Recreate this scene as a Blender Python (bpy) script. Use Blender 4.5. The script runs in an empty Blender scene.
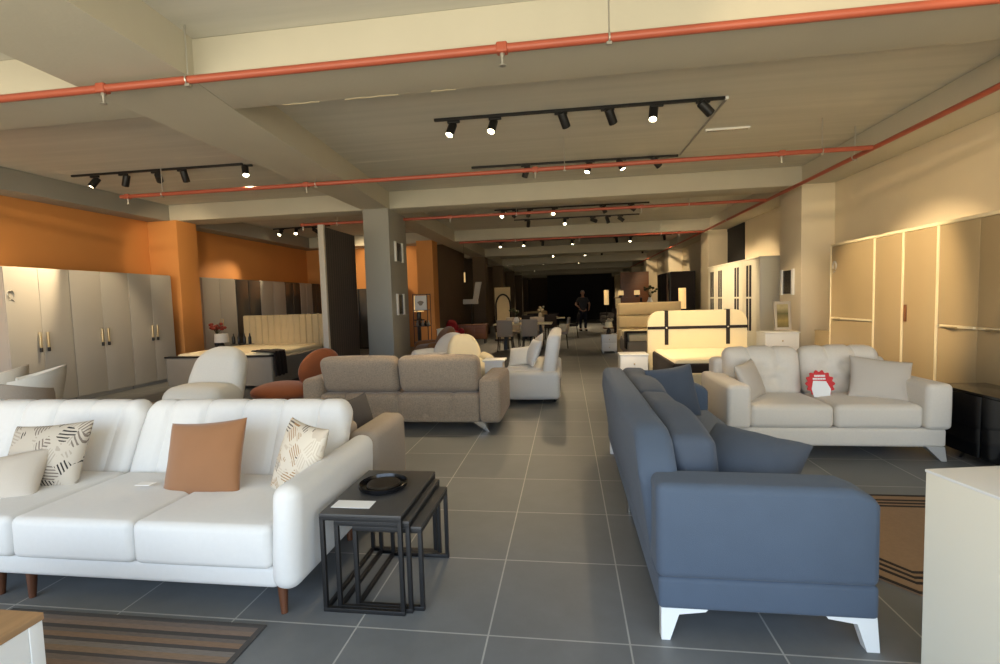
import bpy, bmesh, math, random
from mathutils import Vector, Matrix
random.seed(7)
S = bpy.context.scene
COL = S.collection
PI = math.pi

# ------------------------------------------------------------------ geometry kit
class B:
    def __init__(s):
        s.bm = bmesh.new(); s.mi = 0
    def mat(s, i):
        s.mi = i; return s
    def raw(s, vs, fs, M=None):
        vv = [s.bm.verts.new(M @ Vector(v) if M else Vector(v)) for v in vs]
        for f in fs:
            try:
                nf = s.bm.faces.new([vv[i] for i in f])
            except ValueError:
                continue
            nf.material_index = s.mi; nf.smooth = True
        return s
    def soft(s, x0, x1, y0, y1, z0, z1, r=.03, n=(1, 1, 1), bulge=(0, 0, 0), f=None, M=None, rs=3):
        h = [(x1-x0)/2, (y1-y0)/2, (z1-z0)/2]; c = Vector(((x0+x1)/2, (y0+y1)/2, (z0+z1)/2))
        r = min(r, *[q*.999 for q in h])
        ax = []
        for k in range(3):
            inn = h[k]-r
            if r > 0:
                e = [inn + r*math.tan(PI/4*i/rs) for i in range(rs+1)]
            else:
                e = [h[k]]
            mid = [-inn + 2*inn*i/n[k] for i in range(1, n[k])] if r > 0 else [-h[k]+2*h[k]*i/n[k] for i in range(1, n[k])]
            ax.append([-q for q in reversed(e)] + mid + e)
        vs, fs, key = [], [], {}
        def vert(p):
            k = tuple(round(q, 6) for q in p)
            if k in key: return key[k]
            P = list(p)
            if r > 0:
                inn = [max(-(h[i]-r), min(h[i]-r, P[i])) for i in range(3)]
                d = Vector([P[i]-inn[i] for i in range(3)])
                if d.length > 1e-9:
                    d = d.normalized()*r
                    P = [inn[i]+d[i] for i in range(3)]
            u = [P[i]/h[i] for i in range(3)]
            for i in range(3):
                if bulge[i]:
                    a, b = u[(i+1) % 3], u[(i+2) % 3]
                    P[i] += u[i]*bulge[i]*max(0, 1-a*a)*max(0, 1-b*b)
            P = Vector(P)
            if f: P = f(P, u, h)
            vs.append(P+c); key[k] = len(vs)-1
            return key[k]
        for k in range(3):
            a, b = (k+1) % 3, (k+2) % 3
            for sg in (-1, 1):
                for i in range(len(ax[a])-1):
                    for j in range(len(ax[b])-1):
                        q = []
                        for (ii, jj) in ((i, j), (i+1, j), (i+1, j+1), (i, j+1)):
                            p = [0, 0, 0]; p[k] = sg*h[k]; p[a] = ax[a][ii]; p[b] = ax[b][jj]
                            q.append(vert(p))
                        if sg < 0: q.reverse()
                        if len(set(q)) > 2: fs.append(q)
        return s.raw(vs, fs, M)
    def box(s, x0, x1, y0, y1, z0, z1, r=0, M=None):
        if r: return s.soft(x0, x1, y0, y1, z0, z1, r, M=M, rs=2)
        v = [(x, y, z) for x in (x0, x1) for y in (y0, y1) for z in (z0, z1)]
        return s.raw(v, [(0, 1, 3, 2), (4, 6, 7, 5), (0, 4, 5, 1), (2, 3, 7, 6), (0, 2, 6, 4), (1, 5, 7, 3)], M)
    def hexa(s, bot, top, M=None):
        v = list(bot)+list(top); n = len(bot)
        fs = [tuple(reversed(range(n))), tuple(range(n, 2*n))]
        fs += [(i, (i+1) % n, n+(i+1) % n, n+i) for i in range(n)]
        return s.raw(v, fs, M)
    def prism(s, pts, axis, a0, a1, M=None):
        def mk(p, a):
            if axis == 'x': return (a, p[0], p[1])
            if axis == 'y': return (p[0], a, p[1])
            return (p[0], p[1], a)
        return s.hexa([mk(p, a0) for p in pts], [mk(p, a1) for p in pts], M)
    def tube(s, pts, r, n=8, M=None):
        pts = [Vector(p) for p in pts]; m = len(pts)
        rr = r if isinstance(r, (list, tuple)) else [r]*m
        vs, fs = [], []; up = None
        for i, p in enumerate(pts):
            t = (pts[min(i+1, m-1)]-pts[max(i-1, 0)]).normalized()
            if up is None:
                up = Vector((0, 0, 1)) if abs(t.z) < .9 else Vector((1, 0, 0))
            a = t.cross(up).normalized(); b = a.cross(t).normalized(); up = b
            for k in range(n):
                w = 2*PI*k/n
                vs.append(p + a*math.cos(w)*rr[i] + b*math.sin(w)*rr[i])
        for i in range(m-1):
            for k in range(n):
                fs.append((i*n+k, i*n+(k+1) % n, (i+1)*n+(k+1) % n, (i+1)*n+k))
        fs.append(tuple(reversed(range(n)))); fs.append(tuple(range((m-1)*n, m*n)))
        return s.raw(vs, fs, M)
    def lathe(s, prof, cx=0, cy=0, n=24, M=None):
        vs, fs = [], []; m = len(prof)
        for (r, z) in prof:
            for k in range(n):
                w = 2*PI*k/n; vs.append((cx+r*math.cos(w), cy+r*math.sin(w), z))
        for i in range(m-1):
            for k in range(n):
                fs.append((i*n+k, i*n+(k+1) % n, (i+1)*n+(k+1) % n, (i+1)*n+k))
        fs.append(tuple(reversed(range(n)))); fs.append(tuple(range((m-1)*n, m*n)))
        return s.raw(vs, fs, M)
    def ball(s, c, rx, ry=None, rz=None, n=16, M=None):
        ry = ry or rx; rz = rz or rx
        vs, fs = [], []; m = n//2
        for i in range(m+1):
            t = PI*i/m
            for k in range(n):
                w = 2*PI*k/n
                vs.append((c[0]+rx*math.sin(t)*math.cos(w), c[1]+ry*math.sin(t)*math.sin(w), c[2]-rz*math.cos(t)))
        for i in range(m):
            for k in range(n):
                fs.append((i*n+k, i*n+(k+1) % n, (i+1)*n+(k+1) % n, (i+1)*n+k))
        return s.raw(vs, fs, M)
    def pillow(s, w, h, t, M=None, n=14, pinch=.07, sag=0):
        vs, fs = [], []
        def P(u, v, sg):
            x = w/2*u*(1-pinch*(1-v*v)); y = h/2*v*(1-pinch*(1-u*u))
            q = max(0, (1-u*u)*(1-v*v))
            z = sg*(t/2)*q**.42
            wr = .004*math.sin(9*u+5*v)*math.sin(7*v-3*u)*q**.3
            return (x, y - sag*(1-u*u)*max(0, v), z+wr)
        for sg in (1, -1):
            o = len(vs)
            for i in range(n+1):
                for j in range(n+1):
                    u = math.sin(PI/2*(2*i/n-1)); v = math.sin(PI/2*(2*j/n-1))
                    vs.append(P(u, v, sg))
            for i in range(n):
                for j in range(n):
                    a = o+i*(n+1)+j
                    q = (a, a+n+1, a+n+2, a+1)
                    fs.append(q if sg > 0 else tuple(reversed(q)))
        return s.raw(vs, fs, M)

def link(o):
    COL.objects.link(o); return o
def ancestor(o):
    while o.parent: o = o.parent
    return o
def mesh_of(name, b, mats, M=None, sharp=38):
    bmesh.ops.remove_doubles(b.bm, verts=b.bm.verts, dist=1e-5)
    bmesh.ops.recalc_face_normals(b.bm, faces=b.bm.faces)
    if M: bmesh.ops.transform(b.bm, matrix=M, verts=b.bm.verts)
    me = bpy.data.meshes.new(name); b.bm.to_mesh(me); b.bm.free()
    for m in (mats if isinstance(mats, (list, tuple)) else [mats]): me.materials.append(m)
    me.set_sharp_from_angle(angle=math.radians(sharp))
    return me
def tag(o, label=None, cat=None, group=None, kind=None):
    if label: o['label'] = label
    if cat: o['category'] = cat
    if group: o['group'] = group
    if kind: o['kind'] = kind
    return o
def thing(name, label, cat, loc=(0, 0, 0), rz=0, group=None):
    o = link(bpy.data.objects.new(name, None)); o.location = loc; o.rotation_euler = (0, 0, rz)
    o.empty_display_size = .1
    return tag(o, label, cat, group)
def rootM(o):
    r = ancestor(o)
    return Matrix.Translation(r.location) @ Matrix.Rotation(r.rotation_euler.z, 4, 'Z')
def part(name, b, mats, parent, w=False, label=None, sharp=38):
    """a child mesh; w=True: b was drawn in world coordinates"""
    me = mesh_of(name, b, mats, rootM(parent).inverted() if w else None, sharp)
    o = link(bpy.data.objects.new(name, me)); o.parent = parent
    if label: o['label'] = label
    return o
def single(name, b, mats, label, cat, loc, group=None, sharp=38):
    """a thing that is one mesh, drawn in world coordinates"""
    me = mesh_of(name, b, mats, Matrix.Translation(Vector(loc)).inverted(), sharp)
    o = link(bpy.data.objects.new(name, me)); o.location = loc
    return tag(o, label, cat, group)
def struct(name, b, mats, parent=None):
    me = mesh_of(name, b, mats)
    o = link(bpy.data.objects.new(name, me))
    if parent: o.parent = parent
    else: o['kind'] = 'structure'
    return o
def copy_tree(o, parent=None):
    c = o.copy(); COL.objects.link(c); c.parent = parent
    for ch in list(o.children): copy_tree(ch, c)
    return c
def dup(root, loc, rz, label):
    c = copy_tree(root); c.location = loc; c.rotation_euler = (0, 0, rz); c['label'] = label
    return c
def place(c, yaw=0, lean=0, roll=0):
    r = math.radians
    return Matrix.Translation(Vector(c)) @ Matrix.Rotation(r(yaw), 4, 'Z') @ Matrix.Rotation(r(90-lean), 4, 'X') @ Matrix.Rotation(r(roll), 4, 'Z')

# ------------------------------------------------------------------ materials
def lin(c):
    return tuple(((q/255)/12.92 if q/255 <= .04045 else ((q/255+.055)/1.055)**2.4) for q in c)+(1,)
def nodes(name):
    m = bpy.data.materials.new(name); m.use_nodes = True
    nt = m.node_tree; return m, nt, nt.nodes['Principled BSDF']
def N(nt, t, **kw):
    n = nt.nodes.new(t)
    for k, v in kw.items(): setattr(n, k, v)
    return n
def coords(nt, scale=(1, 1, 1), loc=(0, 0, 0)):
    tc = N(nt, 'ShaderNodeTexCoord'); mp = N(nt, 'ShaderNodeMapping')
    mp.inputs['Scale'].default_value = scale; mp.inputs['Location'].default_value = loc
    nt.links.new(tc.outputs['Object'], mp.inputs['Vector']); return mp.outputs['Vector']
def mat(name, c, rough=.6, metal=0, var=.06, vs=6, bump=0, bs=300, stretch=(1, 1, 1), spec=.5, coat=0, sheen=0):
    m, nt, p = nodes(name)
    p.inputs['Roughness'].default_value = rough; p.inputs['Metallic'].default_value = metal
    p.inputs['Specular IOR Level'].default_value = spec
    p.inputs['Coat Weight'].default_value = coat; p.inputs['Sheen Weight'].default_value = sheen
    L = lin(c); v = coords(nt, stretch)
    nz = N(nt, 'ShaderNodeTexNoise'); nz.inputs['Scale'].default_value = vs; nz.inputs['Detail'].default_value = 4
    nt.links.new(v, nz.inputs['Vector'])
    mx = N(nt, 'ShaderNodeMix', data_type='RGBA')
    mx.inputs['A'].default_value = tuple(q*(1-var) for q in L[:3])+(1,)
    mx.inputs['B'].default_value = tuple(min(1, q*(1+var)) for q in L[:3])+(1,)
    nt.links.new(nz.outputs['Fac'], mx.inputs['Factor']); nt.links.new(mx.outputs['Result'], p.inputs['Base Color'])
    if bump:
        n2 = N(nt, 'ShaderNodeTexNoise'); n2.inputs['Scale'].default_value = bs; n2.inputs['Detail'].default_value = 2
        nt.links.new(v, n2.inputs['Vector'])
        bp = N(nt, 'ShaderNodeBump'); bp.inputs['Strength'].default_value = bump; bp.inputs['Distance'].default_value = .004
        nt.links.new(n2.outputs['Fac'], bp.inputs['Height']); nt.links.new(bp.outputs['Normal'], p.inputs['Normal'])
    return m
def emis(name, c, st):
    m, nt, p = nodes(name)
    p.inputs['Base Color'].default_value = lin(c); p.inputs['Emission Color'].default_value = lin(c)
    p.inputs['Emission Strength'].default_value = st
    return m
def ramp_mat(name, stops, axis='Y', period=.2, rough=.8, noise=.25, nscale=60, nstretch=(1, 1, 1), const=True, bump=.2):
    """repeating stripes along one object axis"""
    m, nt, p = nodes(name); p.inputs['Roughness'].default_value = rough
    v = coords(nt); sp = N(nt, 'ShaderNodeSeparateXYZ'); nt.links.new(v, sp.inputs[0])
    a = N(nt, 'ShaderNodeMath', operation='DIVIDE'); a.inputs[1].default_value = period
    nt.links.new(sp.outputs[axis], a.inputs[0])
    fr = N(nt, 'ShaderNodeMath', operation='FRACT'); nt.links.new(a.outputs[0], fr.inputs[0])
    cr = N(nt, 'ShaderNodeValToRGB'); cr.color_ramp.interpolation = 'CONSTANT' if const else 'LINEAR'
    els = cr.color_ramp.elements
    while len(els) < len(stops): els.new(.5)
    for e, (pos, c) in zip(els, stops): e.position = pos; e.color = lin(c)
    nt.links.new(fr.outputs[0], cr.inputs[0])
    nz = N(nt, 'ShaderNodeTexNoise'); nz.inputs['Scale'].default_value = nscale
    mp = coords(nt, nstretch); nt.links.new(mp, nz.inputs['Vector'])
    mr = N(nt, 'ShaderNodeMapRange'); mr.inputs['To Min'].default_value = 1-noise; mr.inputs['To Max'].default_value = 1+noise
    nt.links.new(nz.outputs['Fac'], mr.inputs['Value'])
    mx = N(nt, 'ShaderNodeMix', data_type='RGBA', blend_type='MULTIPLY'); mx.inputs['Factor'].default_value = 1
    nt.links.new(cr.outputs['Color'], mx.inputs['A']); nt.links.new(mr.outputs[0], mx.inputs['B'])
    nt.links.new(mx.outputs['Result'], p.inputs['Base Color'])
    if bump:
        bp = N(nt, 'ShaderNodeBump'); bp.inputs['Strength'].default_value = bump; bp.inputs['Distance'].default_value = .003
        nt.links.new(nz.outputs['Fac'], bp.inputs['Height']); nt.links.new(bp.outputs['Normal'], p.inputs['Normal'])
    return m
def stroke_mat(name, base, alt, dark, mid, scale=9, freq=420):
    """woven cushion print: patches of short parallel strokes, each patch turned its own way"""
    m, nt, p = nodes(name); p.inputs['Roughness'].default_value = .85
    v = coords(nt, (1, .4, 1))
    vo = N(nt, 'ShaderNodeTexVoronoi', distance='MANHATTAN'); vo.inputs['Scale'].default_value = scale
    vo.inputs['Randomness'].default_value = .75
    nt.links.new(v, vo.inputs['Vector'])
    rgb = N(nt, 'ShaderNodeSeparateXYZ'); nt.links.new(vo.outputs['Color'], rgb.inputs[0])
    xyz = N(nt, 'ShaderNodeSeparateXYZ'); nt.links.new(v, xyz.inputs[0])
    def math_(op, a, b=None):
        n = N(nt, 'ShaderNodeMath', operation=op)
        for k, q in enumerate((a, b)):
            if q is None: continue
            if isinstance(q, (int, float)): n.inputs[k].default_value = q
            else: nt.links.new(q, n.inputs[k])
        return n.outputs[0]
    ang = math_('ADD', math_('MULTIPLY', math_('ROUND', math_('MULTIPLY', rgb.outputs[0], 3)), .9), -.35)
    ph = math_('ADD', math_('MULTIPLY', xyz.outputs[0], math_('COSINE', ang)), math_('MULTIPLY', xyz.outputs[2], math_('SINE', ang)))
    st = math_('GREATER_THAN', math_('SINE', math_('MULTIPLY', ph, freq)), .25)
    keep = math_('LESS_THAN', rgb.outputs[1], .86)
    fac = math_('MULTIPLY', math_('MULTIPLY', st, keep), math_('LESS_THAN', vo.outputs['Distance'], .8))
    cr = N(nt, 'ShaderNodeValToRGB'); cr.color_ramp.interpolation = 'CONSTANT'
    e = cr.color_ramp.elements; e.new(.5)
    for q, (pos, c) in zip(e, ((0, mid), (.42, alt), (.72, dark))): q.position = pos; q.color = lin(c)
    nt.links.new(rgb.outputs[2], cr.inputs[0])
    bs_ = N(nt, 'ShaderNodeMix', data_type='RGBA'); bs_.inputs['A'].default_value = lin(base); bs_.inputs['B'].default_value = lin(alt)
    nt.links.new(math_('GREATER_THAN', rgb.outputs[1], .9), bs_.inputs['Factor'])
    mx = N(nt, 'ShaderNodeMix', data_type='RGBA'); nt.links.new(bs_.outputs['Result'], mx.inputs['A'])
    nt.links.new(fac, mx.inputs['Factor']); nt.links.new(cr.outputs['Color'], mx.inputs['B'])
    nt.links.new(mx.outputs['Result'], p.inputs['Base Color'])
    return m

def floor_mat():
    m, nt, p = nodes('grey_floor_tile')
    v = coords(nt, loc=(.37, -2.01, 0))
    br = N(nt, 'ShaderNodeTexBrick'); br.offset = 0; br.squash = 1
    br.inputs['Scale'].default_value = 1; br.inputs['Brick Width'].default_value = .6; br.inputs['Row Height'].default_value = .622
    br.inputs['Mortar Size'].default_value = .004; br.inputs['Mortar Smooth'].default_value = .1; br.inputs['Bias'].default_value = 0
    br.inputs['Color1'].default_value = lin((108, 111, 113)); br.inputs['Color2'].default_value = lin((113, 116, 117)); br.inputs['Mortar'].default_value = lin((166, 166, 163))
    nt.links.new(v, br.inputs['Vector'])
    nz = N(nt, 'ShaderNodeTexNoise'); nz.inputs['Scale'].default_value = 4; nz.inputs['Detail'].default_value = 8; nz.inputs['Roughness'].default_value = .65
    nt.links.new(v, nz.inputs['Vector'])
    mr = N(nt, 'ShaderNodeMapRange'); mr.inputs['To Min'].default_value = .72; mr.inputs['To Max'].default_value = 1.28
    nt.links.new(nz.outputs['Fac'], mr.inputs['Value'])
    mx = N(nt, 'ShaderNodeMix', data_type='RGBA', blend_type='MULTIPLY'); mx.inputs['Factor'].default_value = 1
    nt.links.new(br.outputs['Color'], mx.inputs['A']); nt.links.new(mr.outputs[0], mx.inputs['B'])
    nt.links.new(mx.outputs['Result'], p.inputs['Base Color'])
    r2 = N(nt, 'ShaderNodeMapRange'); r2.inputs['To Min'].default_value = .38; r2.inputs['To Max'].default_value = .6
    nt.links.new(nz.outputs['Fac'], r2.inputs['Value']); nt.links.new(r2.outputs[0], p.inputs['Roughness'])
    bp = N(nt, 'ShaderNodeBump'); bp.inputs['Strength'].default_value = .35; bp.inputs['Distance'].default_value = .003; bp.invert = True
    nt.links.new(br.outputs['Fac'], bp.inputs['Height']); nt.links.new(bp.outputs['Normal'], p.inputs['Normal'])
    return m
def slab_mat():
    """grey painted concrete with faint pale board marks running across"""
    m, nt, p = nodes('painted_concrete_slab'); p.inputs['Roughness'].default_value = .85
    v = coords(nt, (.3, 4.5, 1))
    nz = N(nt, 'ShaderNodeTexNoise'); nz.inputs['Scale'].default_value = 1.6; nz.inputs['Detail'].default_value = 6
    nt.links.new(v, nz.inputs['Vector'])
    cr = N(nt, 'ShaderNodeValToRGB'); e = cr.color_ramp.elements; e.new(.66)
    for q, (pos, c) in zip(e, ((.3, (194, 193, 182)), (.66, (205, 203, 192)), (.76, (226, 223, 210)))): q.position = pos; q.color = lin(c)
    nt.links.new(nz.outputs['Fac'], cr.inputs[0]); nt.links.new(cr.outputs['Color'], p.inputs['Base Color'])
    bp = N(nt, 'ShaderNodeBump'); bp.inputs['Strength'].default_value = .3; bp.inputs['Distance'].default_value = .01
    nt.links.new(nz.outputs['Fac'], bp.inputs['Height']); nt.links.new(bp.outputs['Normal'], p.inputs['Normal'])
    return m
def wood_mat(name, c, along='X', rough=.45):
    st = {'X': (1, 14, 14), 'Y': (14, 1, 14), 'Z': (14, 14, 1)}[along]
    return mat(name, c, rough, var=.28, vs=2.5, stretch=st)

M = dict(
    floor=floor_mat(), slab=slab_mat(),
    beam=mat('painted_concrete_beam', (190, 185, 168), .8, var=.06, vs=2, bump=.25, bs=30),
    grey=mat('grey_paint_and_beam_shade', (150, 148, 140), .75, var=.05, vs=2, bump=.15, bs=60),
    orange=mat('orange_wall_paint', (205, 140, 76), .75, var=.05, vs=2, bump=.1, bs=80),
    taupe=mat('beige_wall_paint', (222, 209, 182), .8, var=.05, vs=2, bump=.12, bs=80),
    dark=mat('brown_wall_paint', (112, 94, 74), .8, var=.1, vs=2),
    blackout=mat('near_black_void_fill', (22, 20, 20), .9, var=.1, vs=2),
    red=mat('red_pipe_paint', (168, 84, 62), .4, var=.06),
    steel=mat('galvanised_steel', (190, 188, 180), .35, .8),
    chrome=mat('chrome', (225, 225, 222), .12, 1, var=.01),
    black=mat('black_metal', (24, 23, 23), .45, var=.1),
    blackgloss=mat('black_gloss_panel', (12, 12, 15), .15, var=.1, spec=.5),
    white_fab=mat('white_woven_fabric', (218, 216, 211), .9, var=.03, vs=40, bump=.25, bs=420, sheen=.2),
    cream_fab=mat('cream_linen_fabric', (220, 211, 196), .9, var=.05, vs=60, bump=.3, bs=380, sheen=.2),
    taupe_fab=mat('taupe_chenille_fabric', (152, 135, 114), .95, var=.5, vs=75, bump=.6, bs=200, sheen=.2),
    greige_fab=mat('greige_woven_fabric', (160, 148, 134), .95, var=.1, vs=90, bump=.35, bs=300),
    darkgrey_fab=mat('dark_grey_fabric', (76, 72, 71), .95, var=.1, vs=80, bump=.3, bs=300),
    blue_fab=mat('slate_blue_velvet', (72, 85, 102), .8, var=.1, vs=7, bump=.3, bs=350, sheen=.1),
    blue_cush=mat('slate_blue_cushion_cloth', (64, 73, 86), .8, var=.12, vs=9, bump=.4, bs=260, sheen=.1),
    brown_vel=mat('caramel_velvet', (140, 94, 54), .75, var=.08, vs=8, bump=.25, bs=300, sheen=.4),
    orange_fab=mat('rust_orange_velvet', (160, 86, 40), .8, var=.1, vs=9, bump=.25, bs=300, sheen=.3),
    boucle=mat('off_white_boucle', (226, 222, 210), .95, var=.05, vs=70, bump=.6, bs=120),
    wood=wood_mat('oak_veneer_top', (170, 136, 98), 'Y'),
    walnut=wood_mat('walnut_leg', (96, 58, 36), 'Z', .4),
    brownwood=wood_mat('brown_wood', (120, 72, 34), 'X', .4),
    whitelac=mat('white_lacquer', (234, 234, 230), .35, var=.01),
    ivory=mat('ivory_lacquer', (236, 231, 212), .4, var=.015),
    greylac=mat('pearl_grey_wardrobe_laminate', (180, 177, 170), .38, var=.03, vs=3),
    tanlac=mat('sand_laminate', (176, 156, 120), .33, var=.03, vs=3),
    strip=mat('cream_edge_strip', (238, 224, 188), .4, var=.02),
    gold=mat('brushed_champagne_metal', (206, 186, 146), .3, .7, var=.03),
    charcoal=mat('charcoal_tabletop', (70, 68, 66), .4, var=.1, vs=12),
    cream_pvc=mat('cream_leatherette', (238, 222, 180), .55, var=.03),
    tan_fab=mat('sand_velvet', (200, 178, 136), .85, var=.07, vs=8, bump=.2),
    mattress=mat('ivory_mattress_cloth', (240, 226, 190), .9, var=.03, bump=.2, bs=90),
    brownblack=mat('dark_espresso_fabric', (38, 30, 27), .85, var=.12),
    bedgrey=mat('grey_quilted_fabric', (150, 142, 130), .9, var=.08, bump=.3, bs=120),
    mirror=mat('smoked_mirror', (84, 81, 77), .16, .3, var=.02),
    slat=ramp_mat('black_slatted_panel', [(0, (60, 49, 43)), (.72, (18, 15, 14))], 'Y', .085, .6, .15, 20),
    paper=mat('white_paper', (240, 240, 238), .7, var=.02),
    redcard=mat('red_card', (206, 40, 44), .6, var=.05),
    rug_l=ramp_mat('striped_flatweave', [(0, (70, 67, 66)), (.10, (126, 108, 95)), (.22, (112, 101, 95)), (.34, (76, 72, 71)), (.42, (130, 110, 92)), (.56, (120, 113, 107)), (.68, (74, 70, 69)), (.77, (128, 105, 86)), (.9, (106, 97, 92))], 'Y', .235, .95, .35, 26, (1, 12, 1)),
    rug_edge=mat('charcoal_binding', (74, 72, 71), .95, var=.15, vs=60),
    rug_r=mat('tan_pile', (146, 118, 90), .95, var=.12, vs=40, bump=.4, bs=200),
    rug_line=mat('dark_brown_pile', (44, 34, 28), .95, var=.1),
    plaster=mat('pale_plaster_smear', (206, 196, 166), .9, var=.1),
    print_l=stroke_mat('beige_cushion_with_black_strokes', (188, 178, 162), (164, 154, 140), (36, 32, 30), (118, 106, 96), 12, 380),
    print_r=stroke_mat('cream_cushion_with_brown_strokes', (208, 198, 180), (192, 178, 158), (96, 84, 76), (160, 124, 84), 15, 430),
    pillow_cream=mat('cream_cushion_cloth', (196, 186, 172), .9, var=.04, bump=.3, bs=260),
    skin=mat('skin', (176, 132, 104), .55, var=.05),
    hair=mat('grey_hair', (148, 140, 130), .8, var=.2, vs=60),
    shirt=mat('dark_grey_shirt', (66, 62, 60), .9, var=.1),
    trousers=mat('dark_navy_trousers', (28, 30, 44), .9, var=.1),
    shoe=mat('black_shoe', (18, 18, 18), .5),
    redflower=mat('red_petals', (128, 44, 30), .7, var=.3, vs=30),
    leaf=mat('dark_foliage', (60, 62, 34), .7, var=.3, vs=30),
    redfab=mat('crimson_fabric', (160, 24, 34), .85, var=.1),
    ceramic=mat('dark_ceramic', (30, 26, 24), .3),
    shade=emis('lit_lamp_shade', (240, 200, 136), .38),
    shade_off=mat('white_lamp_shade', (232, 226, 214), .8, var=.02),
    lens=emis('lit_spotlight_lens', (255, 236, 190), 14),
    lens_off=mat('spotlight_reflector', (200, 195, 185), .25, .8),
    picture=ramp_mat('olive_landscape_print', [(0, (70, 66, 40)), (.35, (150, 132, 76)), (.6, (96, 92, 58)), (.8, (176, 164, 122))], 'Z', .5, .5, .3, 12, const=False, bump=0),
    greyframe=mat('pale_grey_frame', (176, 168, 154), .5, var=.03),
)

# ------------------------------------------------------------------ camera
F, YAW, PITCH, ROLL, H = 491., .1379, .0647, .0297, 1.45
fw = Vector((-math.sin(YAW)*math.cos(PITCH), math.cos(YAW)*math.cos(PITCH), -math.sin(PITCH)))
ri = Vector((math.cos(YAW), math.sin(YAW), 0)); dn = fw.cross(ri)
r2 = ri*math.cos(ROLL)+dn*math.sin(ROLL); d2 = dn*math.cos(ROLL)-ri*math.sin(ROLL)
cd = bpy.data.cameras.new('camera'); cam = link(bpy.data.objects.new('camera', cd))
cd.sensor_width = 36; cd.lens = 36*F/1000; cd.sensor_fit = 'HORIZONTAL'; cd.clip_start = .05; cd.clip_end = 200
mw = Matrix.Identity(4)
for i in range(3):
    mw[i][0] = r2[i]; mw[i][1] = -d2[i]; mw[i][2] = -fw[i]
mw[0][3], mw[1][3], mw[2][3] = 0, 0, H
cam.matrix_world = mw; S.camera = cam

# ------------------------------------------------------------------ the room
XL, XR, YF, YE = -8.65, 4.6, -1.5, 48.0
BZ, SZ, BH = 3.3, 3.63, .6
BEAMS = [-1.6, 3.74, 9.37, 15.0, 20.63, 26.26, 31.9, 37.5, 43.1]
LX0, LX1 = -3.95, -3.38                      # long beam on the column line
RX = 4.1                                     # inner face of the long beam on the right wall
struct('floor', B().box(XL-.3, XR+.3, YF-.2, YE+.2, -.2, 0), M['floor'])
struct('ceiling', B().box(XL-.3, XR+.3, YF-.2, YE+.2, SZ, SZ+.25), M['slab'])
for y in BEAMS:
    for a, b_ in ((-8.22, -3.9), (-3.6 if y > 5 else -3.2, RX+.02)):
        struct('ceiling_beam', B().box(a, b_, y, y+BH, BZ, SZ, .012), M['beam'])
struct('ceiling_beam', B().prism([(-3.82, YF), (-2.72, YF), (-2.94, 3.6), (-3.05, 4.4), (-3.41, 9.2), (-3.41, YE), (-3.95, YE), (-3.95, 4.3)], 'z', BZ-.004, SZ), M['beam'])
struct('ceiling_beam', B().box(RX, XR, YF, YE, BZ-.004, SZ, .012), M['beam'])
struct('ceiling_beam', B().box(XL, -8.2, YF, 15.6, BZ-.004, SZ, .012), M['grey'])  # grey instead of the beam colour stands in for shade on this side beam
struct('wall_left', B().box(XL-.25, XL, YF-.2, 15.8, 0, SZ), M['orange'])
struct('wall_right', B().box(XR, XR+.25, YF-.2, YE, 0, SZ), M['taupe'])
struct('wall_back', B().box(XL-.25, XR+.25, YE, YE+.2, 0, SZ), M['dark'])
struct('wall_left_rear', B().box(XL, -4.3, 15.6, 15.8, 0, BZ), M['orange'])
struct('wall_left_aisle', B().box(-4.5, -4.3, 15.8, YE, 0, SZ), M['dark'])
# store front: dark frames, open to the daylight
wf = B().box(XL-.25, XR+.25, YF-.2, YF, 3.1, SZ).box(XL-.25, XR+.25, YF-.2, YF, 0, .06)
for x in (XL-.1, -6, -3.35, -.7, 1.95, XR+.02):
    wf.box(x-.05, x+.05, YF-.15, YF-.03, .06, 3.1)
struct('window_1', wf, M['black'])
# columns
def column(x0, x1, y0, y1, m, z1=BZ):
    struct('column', B().box(x0, x1, y0, y1, 0, z1, .008), m)
column(-3.93, -3.41, 9.28, 10.3, M['grey'])
column(XL, -7.98, 9.28, 9.84, M['orange'])
column(4.06, XR, 9.28, 10.15, M['taupe'])
for y in BEAMS[3:]:
    column(4.06, XR, y, y+.8, M['taupe'])
column(-4.46, -3.97, 14.4, 14.98, M['orange'])
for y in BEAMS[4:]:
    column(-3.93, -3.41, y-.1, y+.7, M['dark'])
struct('door_1', B().box(4.585, 4.62, 13.7, 14.98, 0, 3.2).box(4.575, 4.63, 13.62, 13.7, 0, 3.28).box(4.575, 4.63, 13.7, 14.98, 3.2, 3.28), M['blackout'])  # near-black slab painted in for the darkness inside the doorway
# near-black board painted in place of the unlit depth mid-store
struct('dark_void_board', B().box(-1.3, 2.9, 33.0, 33.15, 0, 3.0), M['blackout'])
# thin plaster smears on the underside edge of the front beam
for k, (x, w_) in enumerate(((-2.55, .35), (-1.95, .5), (-1.15, .22), (-3.3, .1))):
    pts = [(x+w_*i/6, 4.325+.012*math.sin(i*2.3+k)) for i in range(7)]
    struct('plaster_trim', B().prism(pts+[(x+w_, 4.345), (x, 4.345)], 'z', BZ-.003, BZ+.004), M['plaster'])

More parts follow.
